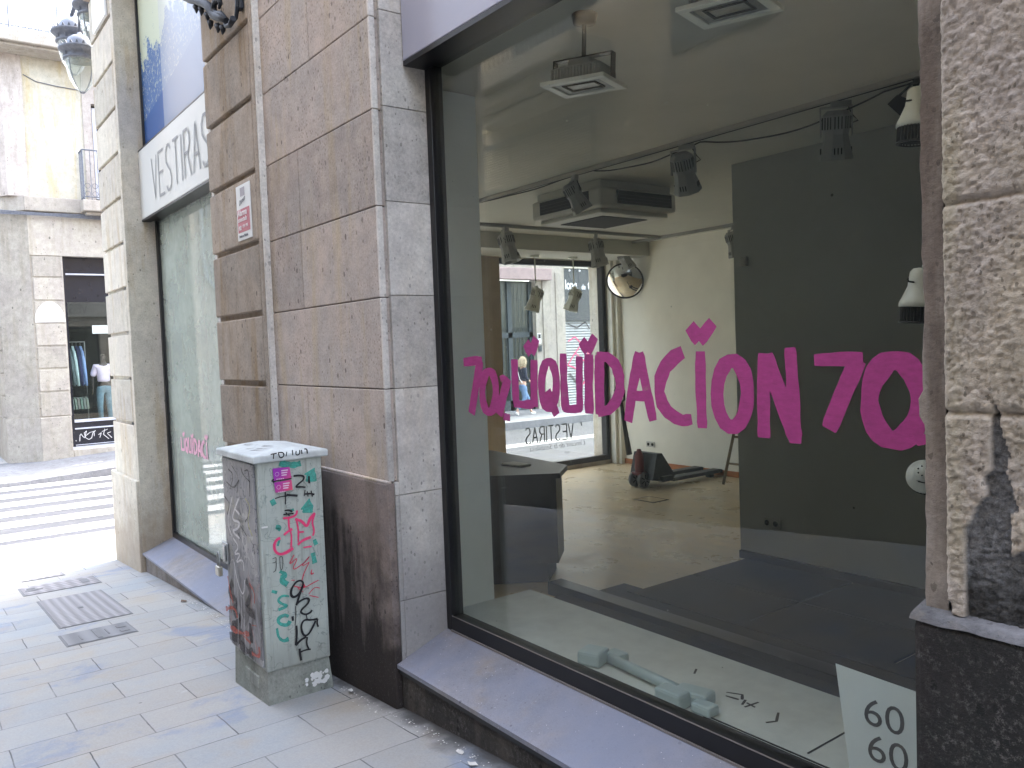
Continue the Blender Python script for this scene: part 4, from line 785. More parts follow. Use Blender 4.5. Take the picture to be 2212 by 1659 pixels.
# counter
t = empty('counter', label='dark wooden shop counter with an overhanging top', cat='counter')
P0 = [(-5.36, 1.76), (-5.03, 2.26), (-5.30, 2.55), (-6.6, 2.72), (-6.9, 1.9)]
b = MB(); b.prism([(x, y, -.24) for x, y in P0], (0, 0, .69)); b.build('cabinet', M['dwood'], t)
b = MB(); P1 = [(-5.38, 1.80), (-5.10, 2.21), (-5.35, 2.50), (-6.55, 2.65), (-6.85, 1.95)]; b.prism([(x, y, -.399) for x, y in P1], (0, 0, .158)); b.build('plinth', M['dmat'], t)
b = MB(); P2 = [(-5.38, 1.72), (-4.99, 2.27), (-5.28, 2.60), (-6.62, 2.77), (-6.95, 1.85)]; b.prism([(x, y, .4505) for x, y in P2], (0, 0, .04)); b.build('top', M['dwood'], t)
b = MB(); b.box(-5.75, -5.5, 2.25, 2.38, .492, .505, .002); tag(b.build('booklet', M['acw']), 'thin pale booklet lying on the dark counter', 'booklet')
b = MB(); b.lathe([(.02, 0), (.055, 0), (.055, .05), (.02, .05), (.02, 0)], (-5.72, 2.02, .4915), 20); tag(b.build('tape_roll', M['lampgrey']), 'small roll of tape on the left end of the counter', 'tape roll')

# pallet truck
M['tblack'] = plain('scuffed black truck paint', (.02, .022, .022), .45, var=.4, sc=20); M['tred'] = plain('dark red pump', (.16, .02, .02), .5)
M['tyre'] = plain('grey wheel', (.13, .13, .13), .6)
pt = empty('pallet_truck', (-7.86, 5.85, -.4), label='black hand pallet truck parked beside the cream far wall', cat='pallet truck')
b = MB()
b.box(-.02, .52, .14, .34, .07, .14, .01); b.prism([(.04, .0, .10), (.04, .10, .44), (.04, .19, .44), (.04, .42, .14), (.04, .42, .08)], (.42, 0, 0)); b.build('body', M['tblack'], pt)
for x in (.02, .36):
    b = MB(); b.box(x, x+.15, .36, 1.32, .05, .10, .01); b.prism([(x, 1.32, .05), (x, 1.32, .10), (x, 1.40, .065), (x, 1.40, .05)], (.15, 0, 0)); b.box(x+.03, x+.12, 1.12, 1.2, .0, .06, .01); b.build('fork', M['tblack'], pt)
b = MB(); b.lathe([(.055, 0), (.06, .02), (.06, .26), (.04, .30), (.025, .34)], (.25, -.02, .16), 16); b.box(.17, .33, -.09, .06, .16, .2, .01); b.build('pump', M['tred'], pt)
for x in (.14, .30):
    b = MB(); b.lathe([(.0, -.03), (.09, -.03), (.10, -.022), (.10, .022), (.09, .03), (0, .03)], (0, 0, 0), 24, Matrix.Translation((x+.03, -.03, .10)) @ Matrix.Rotation(R(90), 4, 'Y')); wh = b.build('wheel', M['tyre'], pt)
    b = MB()
    for k in range(6): b.box(-.003, .003, -.008, .008, .02, .075, 0, Matrix.Translation((x+.03+.032, -.03, .10)) @ Matrix.Rotation(k*math.pi/3, 4, 'X'))
    b.build('hub', M['slot'], wh)
b = MB(); b.tube([(.10, -.05, .42), (.08, -.10, .8), (.07, -.14, 1.12)], [.04, .028, .024], 10)
b.tube([(.07, -.14, 1.12), (.0, -.15, 1.16), (-.01, -.17, 1.28), (.03, -.18, 1.33), (.12, -.18, 1.33), (.16, -.17, 1.28), (.14, -.15, 1.16), (.07, -.14, 1.12)], .015, 8); b.build('handle', M['tblack'], pt)
# ladder leaning against the wall beyond the partition
t = empty('wooden_ladder', label='wooden ladder leaning where the cream wall meets the grey partition', cat='ladder')
b = MB()
for dx in (0, .3):
    b = MB(); b.tube([(-6.88+dx, 6.62, -.39), (-6.60+dx, 7.10, 1.9)], .024, 4); b.build('rail', M['pole'] if 'pole' in M else M.setdefault('pole', plain('worn wood', (.22, .17, .10), .7)), t)
for k in range(6):
    b = MB(); f = .12+k*.15; p = Vector((-6.88, 6.62, -.39)).lerp(Vector((-6.60, 7.10, 1.9)), f); b.tube([p, p+Vector((.3, 0, 0))], .014, 6); b.build('rung', M['pole'], t)
# floor box
t = empty('floor_box', label='square flush floor box in the tan shop floor', cat='floor box')
b = MB(); b.box(-7.06, -6.72, 5.14, 5.42, -.399, -.396); b.build('rim', M['slot'], t)
b = MB(); b.box(-7.03, -6.75, 5.17, 5.39, -.396, -.393); b.build('lid', M['floor'], t)
# sockets
def socket(label, x, y, z, mat):
    t = empty('wall_socket', label=label, cat='socket')
    b = MB(); b.box(x-.085, x+.085, y-.012, y, z-.042, z+.042, .004); b.build('plate', mat, t)
    for dx in (-.042, .042):
        b = MB(); b.lathe([(.0, 0), (.022, 0), (.024, .003), (0, .003)], (0, 0, 0), 16, Matrix.Translation((x+dx, y-.0121, z)) @ Matrix.Rotation(R(90), 4, 'X')); b.build('outlet', M['slot'], t)
socket('double cream socket on the bright cream wall behind the pallet truck', -8.72, 7.219, -.06, M['acw'])
socket('dirty double socket low on the grey partition wall', -4.18, 3.899, -.05, M['lampgrey'])
b = MB(); b.box(-4.42, -4.36, 3.87, 3.899, 2.12, 2.20, .006); b.box(-4.41, -4.37, 3.865, 3.87, 2.14, 2.17); tag(b.build('alarm_sensor', M['lampgrey']), 'tiny sensor box high on the left end of the grey partition wall', 'sensor')

# air conditioner
ac = empty('air_conditioner', label='square cassette air conditioner hanging from the ceiling', cat='air conditioner')
b = MB(); b.box(-6.42, -5.42, 3.22, 4.22, 2.745, 2.93, .03); b.box(-6.38, -5.46, 3.26, 4.18, 2.93, 2.999, .01); b.build('casing', M['acw'], ac)
b = MB(); b.box(-6.36, -5.48, 3.28, 4.16, 2.70, 2.744, .012); pn = b.build('bottom_panel', M['acw'], ac)
b = MB(); b.box(-6.22, -5.62, 3.42, 4.02, 2.694, 2.701); b.build('intake_grille', M['slot'], pn)
for (q, nm) in (((-6.28, -5.58, 3.210, 3.222, 2.785, 2.905), 'x'), ((-5.421, -5.409, 3.42, 4.14, 2.785, 2.905), 'y')):
    b = MB(); b.box(*q); g = b.build('air_outlet', M['slot'], ac)
    b = MB()
    for k in range(3):
        z = 2.805+k*.03
        b.box(*( (q[0]+.01, q[1]-.01, q[2]-.003, q[2]-.001) if nm == 'x' else (q[1]+.001, q[1]+.003, q[2]+.01, q[3]-.01)), z, z+.004)
    b.build('vane', M['dwood'], g)
# tracks
def track(label, pts, cable=None):
    t = empty('lighting_track', label=label, cat='lighting track', group='ceiling lighting tracks')
    (xa, ya), (xb, yb) = pts; b = MB(); dx, dy = (.017, 0) if xa == xb else (0, .017)
    b.box(min(xa, xb)-dx, max(xa, xb)+dx, min(ya, yb)-dy, max(ya, yb)+dy, 2.962, 2.9995, .003); b.build('rail', M['lampgrey'], t)
    b = MB(); b.box(min(xa, xb)-dx*.45, max(xa, xb)+dx*.45, min(ya, yb)-dy*.45, max(ya, yb)+dy*.45, 2.9595, 2.9615); b.build('slot', M['slot'], t)
    if cable:
        b = MB(); b.tube(cable, .0055, 6); b.build('cable', M['slot'], t)
    return t
import itertools
def sag(x0, x1, y, z, d, n=14): return [(x0+(x1-x0)*i/n, y+.01*math.sin(i), z-4*d*(i/n)*(1-i/n)) for i in range(n+1)]
track('long lighting track across the ceiling nearest the shop window', ((-7.2, 2.85), (-.46, 2.85)), sag(-6.9, -5.2, 2.88, 2.985, .03)+sag(-5.1, -4.0, 2.88, 2.96, .05)+sag(-3.95, -2.6, 2.88, 2.95, .09)+[(-2.0, 2.87, 2.965)])
track('lighting track running away from the window left of the air conditioner', ((-8.05, 2.9), (-8.05, 6.83)))
track('farthest lighting track close to the cream wall', ((-9.0, 6.85), (-4.6, 6.85)))
def spot(label, x, y, zr, ang, tilt, k=1., drop=0, mat=None, grp='grey track spotlights'):
    mat = mat or M['lampgrey']
    t = empty('spotlight', (x, y, zr), (0, 0, R(ang)), label=label, cat='spotlight', group=grp)
    T = Matrix.Translation((0, 0, -.15*k-drop)) @ Matrix.Rotation(R(tilt), 4, 'X')
    b = MB()
    if drop:
        b.tube([(0, 0, 0), (0, 0, -drop)], .009, 8); b.lathe([(0, 0), (.065, -.004), (.065, -.03), (0, -.034)], (0, 0, 0), 20)
    else: b.box(-.03, .09, -.018, .018, -.035, -.001, .003)
    b.build('adapter' if not drop else 'stem', mat, t)
    b = MB(); b.box(-.085*k, .085*k, -.016*k, .016*k, -.034*k-drop, -.028*k-drop)
    b.box(.079*k, .085*k, -.016*k, .016*k, -.19*k-drop, -.034*k-drop); b.box(-.085*k, -.079*k, -.016*k, .016*k, -.19*k-drop, -.034*k-drop); b.build('yoke', mat, t)
    b = MB(); n = 8
    b.lathe([(0, .10*k), (.05*k, .10*k), (.075*k, .075*k), (.078*k, .02*k), (.066*k, -.03*k), (.07*k, -.06*k), (.092*k, -.15*k), (.092*k, -.165*k), (.08*k, -.165*k), (.06*k, -.06*k), (0, -.055*k)], (0, 0, 0), 8, T @ Matrix.Rotation(R(22.5), 4, 'Z'), smooth=False); hb = b.build('housing', mat, t)
    b = MB()
    for s_ in range(8):
        Ms = T @ Matrix.Rotation(s_*math.pi/4, 4, 'Z')
        for j in (-.018, 0, .018):
            b.box(j*k-.003*k, j*k+.003*k, .0728*k, .0745*k, .0*k, .065*k, 0, Ms)
            if s_ % 2 == 0: b.box(j*k-.003*k, j*k+.003*k, .0790*k, .0815*k, -.15*k, -.10*k, 0, Ms @ Matrix.Rotation(R(0), 4, 'X'))
    b.build('cooling_slot', M['slot'], hb)
    b = MB(); b.lathe([(0, -.062*k), (.058*k, -.07*k), (.078*k, -.14*k)], (0, 0, 0), 8, T @ Matrix.Rotation(R(22.5), 4, 'Z')); b.build('reflector', M['tin'], hb)
    if not drop:
        b = MB(); b.tube([(.07, 0, -.03), (.10, .01, -.08*k), (.13, .01, -.11*k), (.04, .05, -.13*k), (.0, .05, -.10*k)], .004, 5); b.build('lead', M['slot'], t)
    return t
spot('spotlight on the near track, leftmost, in front of the air conditioner', -5.36, 2.85, 2.96, -25, 28, 1.0)
spot('spotlight on the near track above the cream wall, to the right of the air conditioner', -4.13, 2.85, 2.96, 20, 28, 1.12)
spot('spotlight on the near track against the grey partition, rightmost', -2.89, 2.85, 2.96, 40, 14, 1.12)
spot('dark spotlight farthest left, on the track left of the air conditioner', -8.05, 4.12, 2.96, -60, 14, 1.35)
spot('dark spotlight seen just under the air conditioner', -8.05, 5.6, 2.96, -50, 10, 1.35)
spot('spotlight beside the convex mirror', -8.80, 6.85, 2.96, -30, 25, 1.2)
spot('spotlight on the farthest track at the edge of the grey partition', -6.80, 6.85, 2.96, -20, 15, 1.25)
spot('pendant spotlight on a thin rod before the side window, left one', -9.1, 5.38, 2.788, -30, -20, 1.25, .40, M['ivory'], 'pendant spotlights before the side window')
spot('pendant spotlight on a thin rod before the side window, right one', -9.1, 6.10, 2.788, -30, -20, 1.25, .40, M['ivory'], 'pendant spotlights before the side window')
b = MB(); b.box(-2.40, -2.30, 2.83, 2.87, 2.92, 2.959, .004); b.prism([(-2.56, 2.85, 2.86), (-2.50, 2.85, 2.90), (-2.44, 2.85, 2.86), (-2.40, 2.85, 2.88), (-2.44, 2.85, 2.80), (-2.48, 2.85, 2.77)], (0, .03, 0)); b.tube([(-2.5, 2.86, 2.89), (-2.42, 2.86, 2.94), (-2.35, 2.86, 2.95)], .008, 6)
tag(b.build('cable_clamp', M['slot']), 'small black clamp with loose cable at the right end of the near track', 'clamp')
# floodlights near the glass
def flood(label, x, y, z, ang, rod):
    t = empty('floodlight', (x, y, z), (0, R(3), R(ang)), label=label, cat='floodlight', group='floodlights hanging behind the large window')
    b = MB()
    for q in ((-.16, .16, -.12, -.085), (-.16, .16, .085, .12)): b.box(*q, -.012, .006, .003)
    for q in ((-.16, -.12, -.085, .085), (.12, .16, -.085, .085)): b.box(*q, -.012, .006, .003)
    fr_ = b.build('front_frame', M['ivory'], t)
    b = MB(); b.box(-.12, .12, -.085, .085, -.004, .0); b.build('glass_plate', M['tin'], fr_)
    b = MB(); b.box(-.085, .085, -.05, -.038, -.008, -.0045); b.box(-.085, .085, .038, .05, -.008, -.0045); b.box(-.085, -.072, -.038, .038, -.008, -.0045); b.box(.072, .085, -.038, .038, -.008, -.0045); b.build('reflector', M['slot'], fr_)
    b = MB(); b.box(-.12, .12, -.08, .08, .006, .075, .012); b.box(-.06, .06, -.05, .05, .075, .11, .01); b.build('housing', M['lampgrey'], t)
    b = MB()
    for k in range(15): b.box(-.115+.016*k, -.109+.016*k, -.10, .10, .012, .06)
    b.build('cooling_fin', M['lampgrey'], t)
    b = MB(); b.box(-.15, -.145, -.02, .02, .0, .118); b.box(.145, .15, -.02, .02, .0, .118); b.box(-.15, .15, -.02, .02, .118, .124); b.build('bracket', M['dwood'], t)
    b = MB(); b.tube([(0, 0, .124), (0, 0, rod)], .011, 8); b.lathe([(0, rod), (.06, rod), (.05, rod-.04), (0, rod-.045)], (0, 0, 0), 16); b.build('rod', M['dwood'], t)
flood('rectangular floodlight on a rod, in the upper left of the large window', -2.80, .66, 2.69, 20, .31)
flood('rectangular floodlight cut off at the top of the picture, to the right of the other', -1.95, .62, 2.73, 14, .27)
# convex mirror
t = empty('convex_mirror', label='round convex mirror hanging in the far left corner of the shop', cat='mirror')
mm = NT('mirror glass'); mm.out((.85, .85, .85), .03, 1.0)
Mx = Matrix.Translation((-8.93, 6.98, 2.44)) @ Matrix.Rotation(R(38), 4, 'Z') @ Matrix.Rotation(R(114), 4, 'X')
b = MB(); b.lathe([(0, .06), (.08, .056), (.15, .044), (.22, .022), (.27, 0)], (0, 0, 0), 40, Mx); b.build('mirror_face', mm.m, t)
b = MB(); b.lathe([(.262, -.01), (.285, -.006), (.285, .008), (.268, .010), (.262, .0), (0, -.03)], (0, 0, 0), 40, Mx); b.build('rim', M['slot'], t)
b = MB(); b.tube([(-8.93, 7.1, 2.5), (-8.93, 7.1, 2.84)], .01, 8); b.build('hanger', M['slot'], t)
# gooseneck lamps by the right edge of the window
def goose(label, x, y, z, up=1):
    t = empty('clip_lamp', (x+.035, y, z), (R(-4), 0, R(-50)), label=label, cat='lamp', group='white lamps stacked at the right edge of the large window'); t.scale = (.68, .68, .68)
    b = MB(); b.lathe([(.0, .115), (.026, .112), (.040, .095), (.043, .06), (.046, .03), (.066, -.02), (.078, -.045), (.08, -.065), (.074, -.068), (0, -.06)], (0, 0, 0), 28); sh = b.build('shade', M['ivory'], t)
    b = MB()
    for k in range(30):
        a = k*.2094; b.box(.068, .074, -.0022, .0022, -.135, -.066, 0, Matrix.Rotation(a, 4, 'Z'))
    b.lathe([(.066, -.135), (.076, -.135), (.076, -.142), (.064, -.142), (.066, -.135)], (0, 0, 0), 28); b.build('ribbed_skirt', M['dwood'], sh)
    b = MB(); b.lathe([(0, -.066), (.066, -.068), (.064, -.132), (0, -.132)], (0, 0, 0), 20); b.build('core', M['slot'], sh)
    b = MB()
    for k in range(7):
        a = k*.9; b.lathe([(0, 0), (.0042, 0)], (.022*math.cos(a), .022*math.sin(a), .1155), 8)
    b.lathe([(0, 0), (.009, 0)], (0, 0, 0), 12, Matrix.Translation((-.022, -.0395, .063)) @ Matrix.Rotation(R(90), 4, 'X')); b.tube([(-.022, -.042, .063), (.01, -.046, .05), (.04, -.03, .045)], .004, 6); b.build('vent', M['slot'], sh)
    b = MB(); b.tube([(.02, .01, .10), (.03, .02, .135), (.06, .035, .155), (.10, .06, .14), (.13, .08, .07), (.14, .09, -.02), (.2, .12, -.04)], .011, 10); b.build('arm', M['ivory'], t)
def face_cam(o, d): o.rotation_mode = 'QUATERNION'; o.rotation_quaternion = Vector(d).to_track_quat('Z', 'Y')
goose('uppermost white ribbed lamp at the right edge of the large window', -1.335, .68, 2.20); goose('middle white ribbed lamp at the right edge of the large window, above the pink zero', -1.335, .68, 1.64); goose('lowest white lamp, seen from above, below the painted zero', -1.335, .70, 1.06)
face_cam([o for o in bpy.data.objects if o.name.startswith('clip_lamp')][-1], (.40, -.85, .30))
t = empty('lamp_stand', label='thin vertical stand carrying the white lamps behind the right pillar', cat='stand')
b = MB(); b.tube([(-1.08, .86, .0), (-1.08, .86, 2.6)], .014, 8); b.build('pole', M['tin'], t); b = MB(); b.lathe([(0, .03), (.02, .03), (.12, .008), (.12, 0)], (-1.08, .86, 0.0), 20); b.build('foot', M['tin'], t)
# price paper
t = empty('price_sheet', label='white paper sheet with prices stuck low inside the large window', cat='paper')
b = MB(); b.prism([(-1.395, .335, .515), (-.98, .335, .50), (-.95, .335, .16), (-1.35, .335, .16)], (0, .001, 0)); b.build('sheet', M['paper'] if 'paper' in M else M.setdefault('paper', plain('white paper', (.62, .68, .66), .7, var=.03)), t)
for i, z in enumerate((.362, .257, .152)):
    text_mesh('price', '60', .118, M['dwood'], facing_y(-1.310+.010*i, .3345, z), t, off=-.0006, sx=1.12); text_mesh('price', '€', .118, M['dwood'], facing_y(-1.115+.010*i, .3345, z), t, off=0, sx=.9)
# clamp-like white fittings on the platform
t = empty('display_hanger', label='pale plastic display fitting with a rod lying on the platform close to the glass', cat='display fitting')
M['pl'] = plain('frosted plastic', (.42, .52, .52), .35, var=.08)
b = MB(); b.box(-2.92, -2.80, .60, .72, .001, .07, .015, Matrix.Translation((-2.86, .66, 0)) @ Matrix.Rotation(R(20), 4, 'Z') @ Matrix.Translation((2.86, -.66, 0))); b.box(-2.84, -2.74, .70, .78, .001, .055, .012); b.build('end_block', M['pl'], t)
b = MB(); b.tube([(-2.78, .70, .035), (-2.30, .665, .035)], .024, 10); b.build('rod', M['pl'], t)
b = MB(); b.box(-2.38, -2.24, .56, .64, .001, .07, .014); b.box(-2.34, -2.18, .62, .72, .001, .06, .015, Matrix.Translation((-2.3, .66, 0)) @ Matrix.Rotation(R(15), 4, 'Z') @ Matrix.Translation((2.3, -.66, 0))); b.box(-2.22, -2.12, .60, .67, .001, .045, .012); b.build('end_block', M['pl'], t)
# ------------------------------------------------------------------ across the side street
M['cream'] = stone('cream render', (.42, .40, .34), (.40, .37, .30), (.40, .33, .20), pits=.05, psc=20, bump=.15)
M['fstone'] = stone('pale street stone', (.36, .33, .28), (.32, .29, .255), (.28, .25, .20), pits=.15, psc=14, bump=.35, grime=low_dirt((.20, .19, .21), .95, .7, .5, 2.5))
M['pinkst'] = stone('pinkish stone', (.40, .36, .33), (.36, .32, .29), (.28, .25, .22), pits=.1, psc=14, bump=.3)
M['wht'] = plain('white painted wall', (.80, .80, .80), .8, var=.03)
M['shopblk'] = plain('shiny black shopfront', (.012, .013, .02), .25, spec=.5); M['alu'] = plain('light aluminium profile', (.55, .57, .65), .4, .3)
M['room'] = plain('dark shop interior', (.02, .022, .024), .8)
fb = empty('stone_building', label='pale stone building across the side street with a chamfered corner, balconies and a black shopfront', cat='building')
W = -21.0; FJ = [-1, .30, .87, 1.39, 1.90, 2.42, 2.92, 3.44, 3.93]
b = MB(); b.box(W-.3, W-.02, .56, 1.19, -1.1, 3.93)
for a, c in zip(FJ[1:], FJ[2:]): b.box(W-.2, W+.005, .60, 1.17, a+.02, c-.02, .01)
b.box(W-.3, W, 1.17, 1.2, .3, 3.93); b.build('rusticated_pier', M['fstone'], fb)
b = MB(); b.box(W-.3, W+.045, .56, 1.185, -1.1, .30, .015); b.prism([(W+.045, .56, -1.1), (W-.47, -.05, -1.1), (W-.8, .2, -1.1), (W-.3, .56, -1.1)], (0, 0, 1.4)); b.box(-30, W-.47, -.05, .3, -1.1, .3); b.build('plinth', M['fstone'], fb)
b = MB(); b.prism([(W+.0, .56, .3), (W-.49, -.02, .3), (W-.8, .3, .3), (W-.3, .56, .3)], (0, 0, 4.57)); b.box(-30, W-.5, 0, .3, .3, 11); b.build('corner_column', M['fstone'], fb)
b = MB()
for k in range(8): b.box(-22.6, W-.52, -.03, .01, .32+k*.51, .32+k*.51+.47, .01)
b.build('rusticated_pier', M['fstone'], fb)
b = MB(); b.box(W-.3, W, .56, 9.2, 3.935, 4.87); b.box(W-.3, W-.005, 6.2, 9.2, -1.1, 3.93); b.build('architrave', M['fstone'], fb)
b = MB(); b.box(W-.3, W+.10, .5, 9.2, 4.90, 5.22, .02); b.prism([(W+.1, .5, 4.9), (W-.47, -.12, 4.9), (W-.8, .2, 4.9), (W-.3, .5, 4.9)], (0, 0, .32)); b.build('string_course', M['fstone'], fb)
b = MB(); b.box(W-.3, W-.03, .62, 1.80, 5.22, 8.4); b.box(W-.3, W-.03, 3.4, 9.2, 5.22, 8.4); b.build('wall', M['cream'], fb)
b = MB(); b.box(W-.3, W+.02, .22, .62, 5.22, 8.4); b.prism([(W+.02, .22, 5.22), (W-.47, -.06, 5.22), (W-.8, .2, 5.22), (W-.3, .22, 5.22)], (0, 0, 6)); b.box(W-.3, W, 1.80, 1.98, 5.22, 8.4); b.box(W-.3, W, 3.2, 3.4, 5.22, 8.4); b.box(W-.3, W, 1.98, 3.2, 7.45, 8.4); b.build('upper_pilaster', M['pinkst'], fb)
b = MB(); b.box(W-.3, W-.04, .2, 9.2, 8.9, 12); b.box(W-.3, W-.0, .2, 9.2, 8.35, 8.9); b.build('upper_wall', M['wht'], fb)
b = MB(); b.box(W-.28, W-.2, 1.98, 3.2, 5.22, 7.45); wn = b.build('window', M['shopblk'], fb)
b = MB(); b.box(W-.2, W-.16, 2.02, 2.1, 5.3, 7.4); b.box(W-.2, W-.16, 2.5, 2.58, 5.3, 7.4); b.build('frame', M['alu'], wn)
def balcony(y0, y1, z, dep, rail, nb, orn=True, slab=.25):
    t = empty('balcony'); t.parent = fb
    b = MB(); b.box(W, W+dep, y0, y1, z-slab, z, .02); b.box(W, W+dep-.12, y0+.08, y1-.08, z-slab-.06, z-slab-.001, .015); b.build('slab', M['fstone'], t)
    b = MB(); xr = W+dep-.06
    b.tube([(xr, y0+.05, z+rail), (xr, y1-.05, z+rail)], .018, 5); b.tube([(xr, y0+.05, z+.07), (xr, y1-.05, z+.07)], .012, 5); b.tube([(W, y0+.05, z+rail), (xr, y0+.05, z+rail)], .018, 5); b.tube([(W, y0+.05, z+.07), (xr, y0+.05, z+.07)], .012, 5)
    for i in range(nb+1):
        y = y0+.05+(y1-y0-.1)*i/nb; b.tube([(xr, y, z), (xr, y, z+rail)], .014 if i % 5 == 0 else .008, 5)
        if orn and i < nb:
            dy = (y1-y0-.1)/nb
            for zz in (.14, .32): b.tube([(xr, y+dy/2+dy*.38*math.cos(a*.785), z+zz+dy*.38*math.sin(a*.785)) for a in range(9)], .006, 4)
    for i in range(4): x = W+(dep-.06)*i/4; b.tube([(x, y0+.05, z), (x, y0+.05, z+rail)], .008, 5)
    b.build('railing', M['iron2'], t)
balcony(1.62, 3.55, 5.17, .45, 1.12, 12)
balcony(-.6, 6.5, 8.62, .72, 1.1, 38, True, .26)
# cables on the string course
b = MB(); 
for k in range(4): b.tube([(W+.12, -1.0+i*.5, 4.86-.02*k+.012*math.sin(i*1.3+k)) for i in range(20)], .014, 5)
b.tube([(W-.46+.02, -.2, 4.86), (W+.12, .5, 4.85)], .014, 5); tag(b.build('facade_cable', M['iron2'], fb))
b = MB(); b.tube([(W-.02, .66, 7.9), (W-.01, .9, 7.78), (W-.01, 1.3, 7.74), (W-.01, 1.78, 7.72)], .010, 5); b.build('facade_cable', M['iron2'], fb)
# pale arched patch
b = MB(); b.prism([(W+.006, .885+.30*math.cos(R(a)), 2.44+.46*math.sin(R(a))) for a in range(0, 181, 12)], (.004, 0, 0)); b.build('paint_patch', M['wht'], fb)
b = MB(); b.box(W-.49, W-.485, .0, .02, 2.6, 2.8); b.build('number_plate', plain('blue number plate', (.05, .12, .4), .5), fb)
# shopfront
sf = empty('shopfront'); sf.parent = fb
b = MB(); b.box(W-.30, W-.22, 1.2, 6.2, 2.9, 3.52); b.box(W-.30, W-.22, 1.2, 6.2, 3.55, 3.93); b.box(W-.2, W-.1, 1.2, 1.26, -.48, 3.93); b.box(W-.2, W-.12, 1.26, 6.2, -.42, -.03); b.box(W-.2, W-.12, 1.26, 6.2, .0, .12); b.box(W-.2, W-.12, 3.7, 3.76, .2, 3.9); b.build('frame', M['shopblk'], sf)
b = MB(); b.box(W-.22, W-.09, 1.26, 6.2, 3.52, 3.55); b.box(W-.2, W-.08, 1.26, 6.2, .13, .19); b.box(W-.2, W-.08, 1.26, 6.2, -.03, 0); b.box(W-.2, W-.08, 1.2, 6.2, -.50, -.43); b.box(W-.115, W-.1, 1.262, 6.2, -.40, -.385); b.build('metal_profile', M['alu'], sf)
b = MB(); b.box(W-.17, W-.16, 1.26, 3.7, .19, 2.9); b.box(W-.17, W-.16, 3.76, 6.2, .19, 2.9); b.build('pane', M['glass2'], sf)
b = MB(); b.box(-24.5, -21.3, 1.1, 1.16, -.6, 4); b.box(-24.5, -21.3, 6.25, 6.3, -.6, 4); b.box(-24.5, -24.4, 1.1, 6.3, -.6, 4); b.box(-24.5, -21.3, 1.1, 6.3, 3.9, 4.0); b.box(-24.5, -21.2, 1.1, 6.3, -.1, -.05); b.build('shop_room', M['room'], sf)
b = MB(); b.box(W-.3, W, 1.2, 6.2, -1, -.5); b.build('threshold', M['fstone'], sf)
gf = lambda pts: [(1.32+(x-155)/280*.72, -.36+(1570-y)/130*.30) for x, y in pts]
NK = [(.014, gf(q)) for q in ([(165, 1550), (170, 1490), (180, 1475), (190, 1500), (205, 1520), (225, 1450)], [(225, 1450), (205, 1470), (215, 1520), (240, 1540), (262, 1525)], [(215, 1500), (250, 1470), (300, 1455)], [(300, 1455), (275, 1475), (262, 1530)], [(285, 1460), (285, 1510)], [(320, 1500), (345, 1480), (330, 1530)], [(375, 1445), (362, 1500), (405, 1550)], [(350, 1470), (400, 1450)], [(395, 1490), (425, 1480)], [(395, 1495), (430, 1540)], [(135, 1535), (137, 1545)])]
strokes(NK, 'x', W-.118, 2, .3).build('graffiti_tag', M['g_white'], sf, fix=False)
t = empty('shop_notice', label='small white notice hanging inside the black shopfront window', cat='notice')
b = MB(); b.box(W-.24, W-.235, 1.77, 2.45, 2.17, 2.36); b.build('board', M['wht'], t); text_mesh('notice_lettering', 'new in', .1, M['signtxt'], facing_px(W-.234, 1.9, 2.23), t)

# skinned figures
def skin(name, V, E, rad, mat, parent=None, root=0, lvl=2, flat=None):
    me = bpy.data.meshes.new(name); me.from_pydata([tuple(v) for v in V], E, []); me.update()
    o = bpy.data.objects.new(name, me); COL.objects.link(o); me.materials.append(mat)
    o.modifiers.new('skin', 'SKIN'); 
    if not me.skin_vertices:
        bm = bmesh.new(); bm.from_mesh(me); bm.verts.layers.skin.verify(); bm.to_mesh(me); bm.free()
    sv = me.skin_vertices[0].data
    for i, r_ in enumerate(rad):
        sv[i].radius = r_ if isinstance(r_, tuple) else (r_, r_); sv[i].use_root = (i == root)
    s_ = o.modifiers.new('sub', 'SUBSURF'); s_.levels = lvl; s_.render_levels = lvl
    dg = bpy.context.evaluated_depsgraph_get(); m2 = bpy.data.meshes.new_from_object(o.evaluated_get(dg))
    o.modifiers.clear(); o.data = m2
    for p in m2.polygons: p.use_smooth = True
    if not m2.materials: m2.materials.append(mat)
    if parent is not None: o.parent = parent
    return o
def hand(V, E, rad, wi, w_, d, side):
    """palm and five fingers continuing from wrist vertex wi in direction d"""
    d = Vector(d).normalized(); s = Vector(side).normalized(); w_ = Vector(w_)
    V.append(w_+d*.045); rad.append((.026, .016)); E.append((wi, len(V)-1)); pi = len(V)-1
    for k, (off, ln) in enumerate(((-.03, .062), (-.010, .075), (.010, .07), (.028, .055))):
        V.append(w_+d*.085+s*off); rad.append(.009); a = len(V)-1; E.append((pi, a))
        V.append(w_+d*(.085+ln*.55)+s*off+Vector((0, 0, -.004))); rad.append(.008); E.append((a, a+1))
        V.append(w_+d*(.085+ln)+s*off*.9+d.cross(s)*.012); rad.append(.006); E.append((a+1, a+2))
    V.append(w_+d*.03-s*.04); rad.append(.010); a = len(V)-1; E.append((pi, a)); V.append(w_+d*.07-s*.055); rad.append(.008); E.append((a, a+1))
M['skinc'] = plain('light skin', (.55, .34, .25), .5); M['blond'] = plain('blond hair', (.55, .46, .32), .6, var=.35, sc=30); M['blkc'] = plain('dark knit top', (.02, .025, .045), .8)
M['jean'] = plain('blue denim', (.13, .22, .36), .8, var=.25, sc=12); M['ltjean'] = plain('light washed denim', (.13, .215, .26), .8, var=.25, sc=9); M['blackskin'] = plain('dark mannequin finish', (.03, .022, .02), .35); M['tee'] = plain('pale lilac cotton', (.68, .60, .72), .8, var=.08)
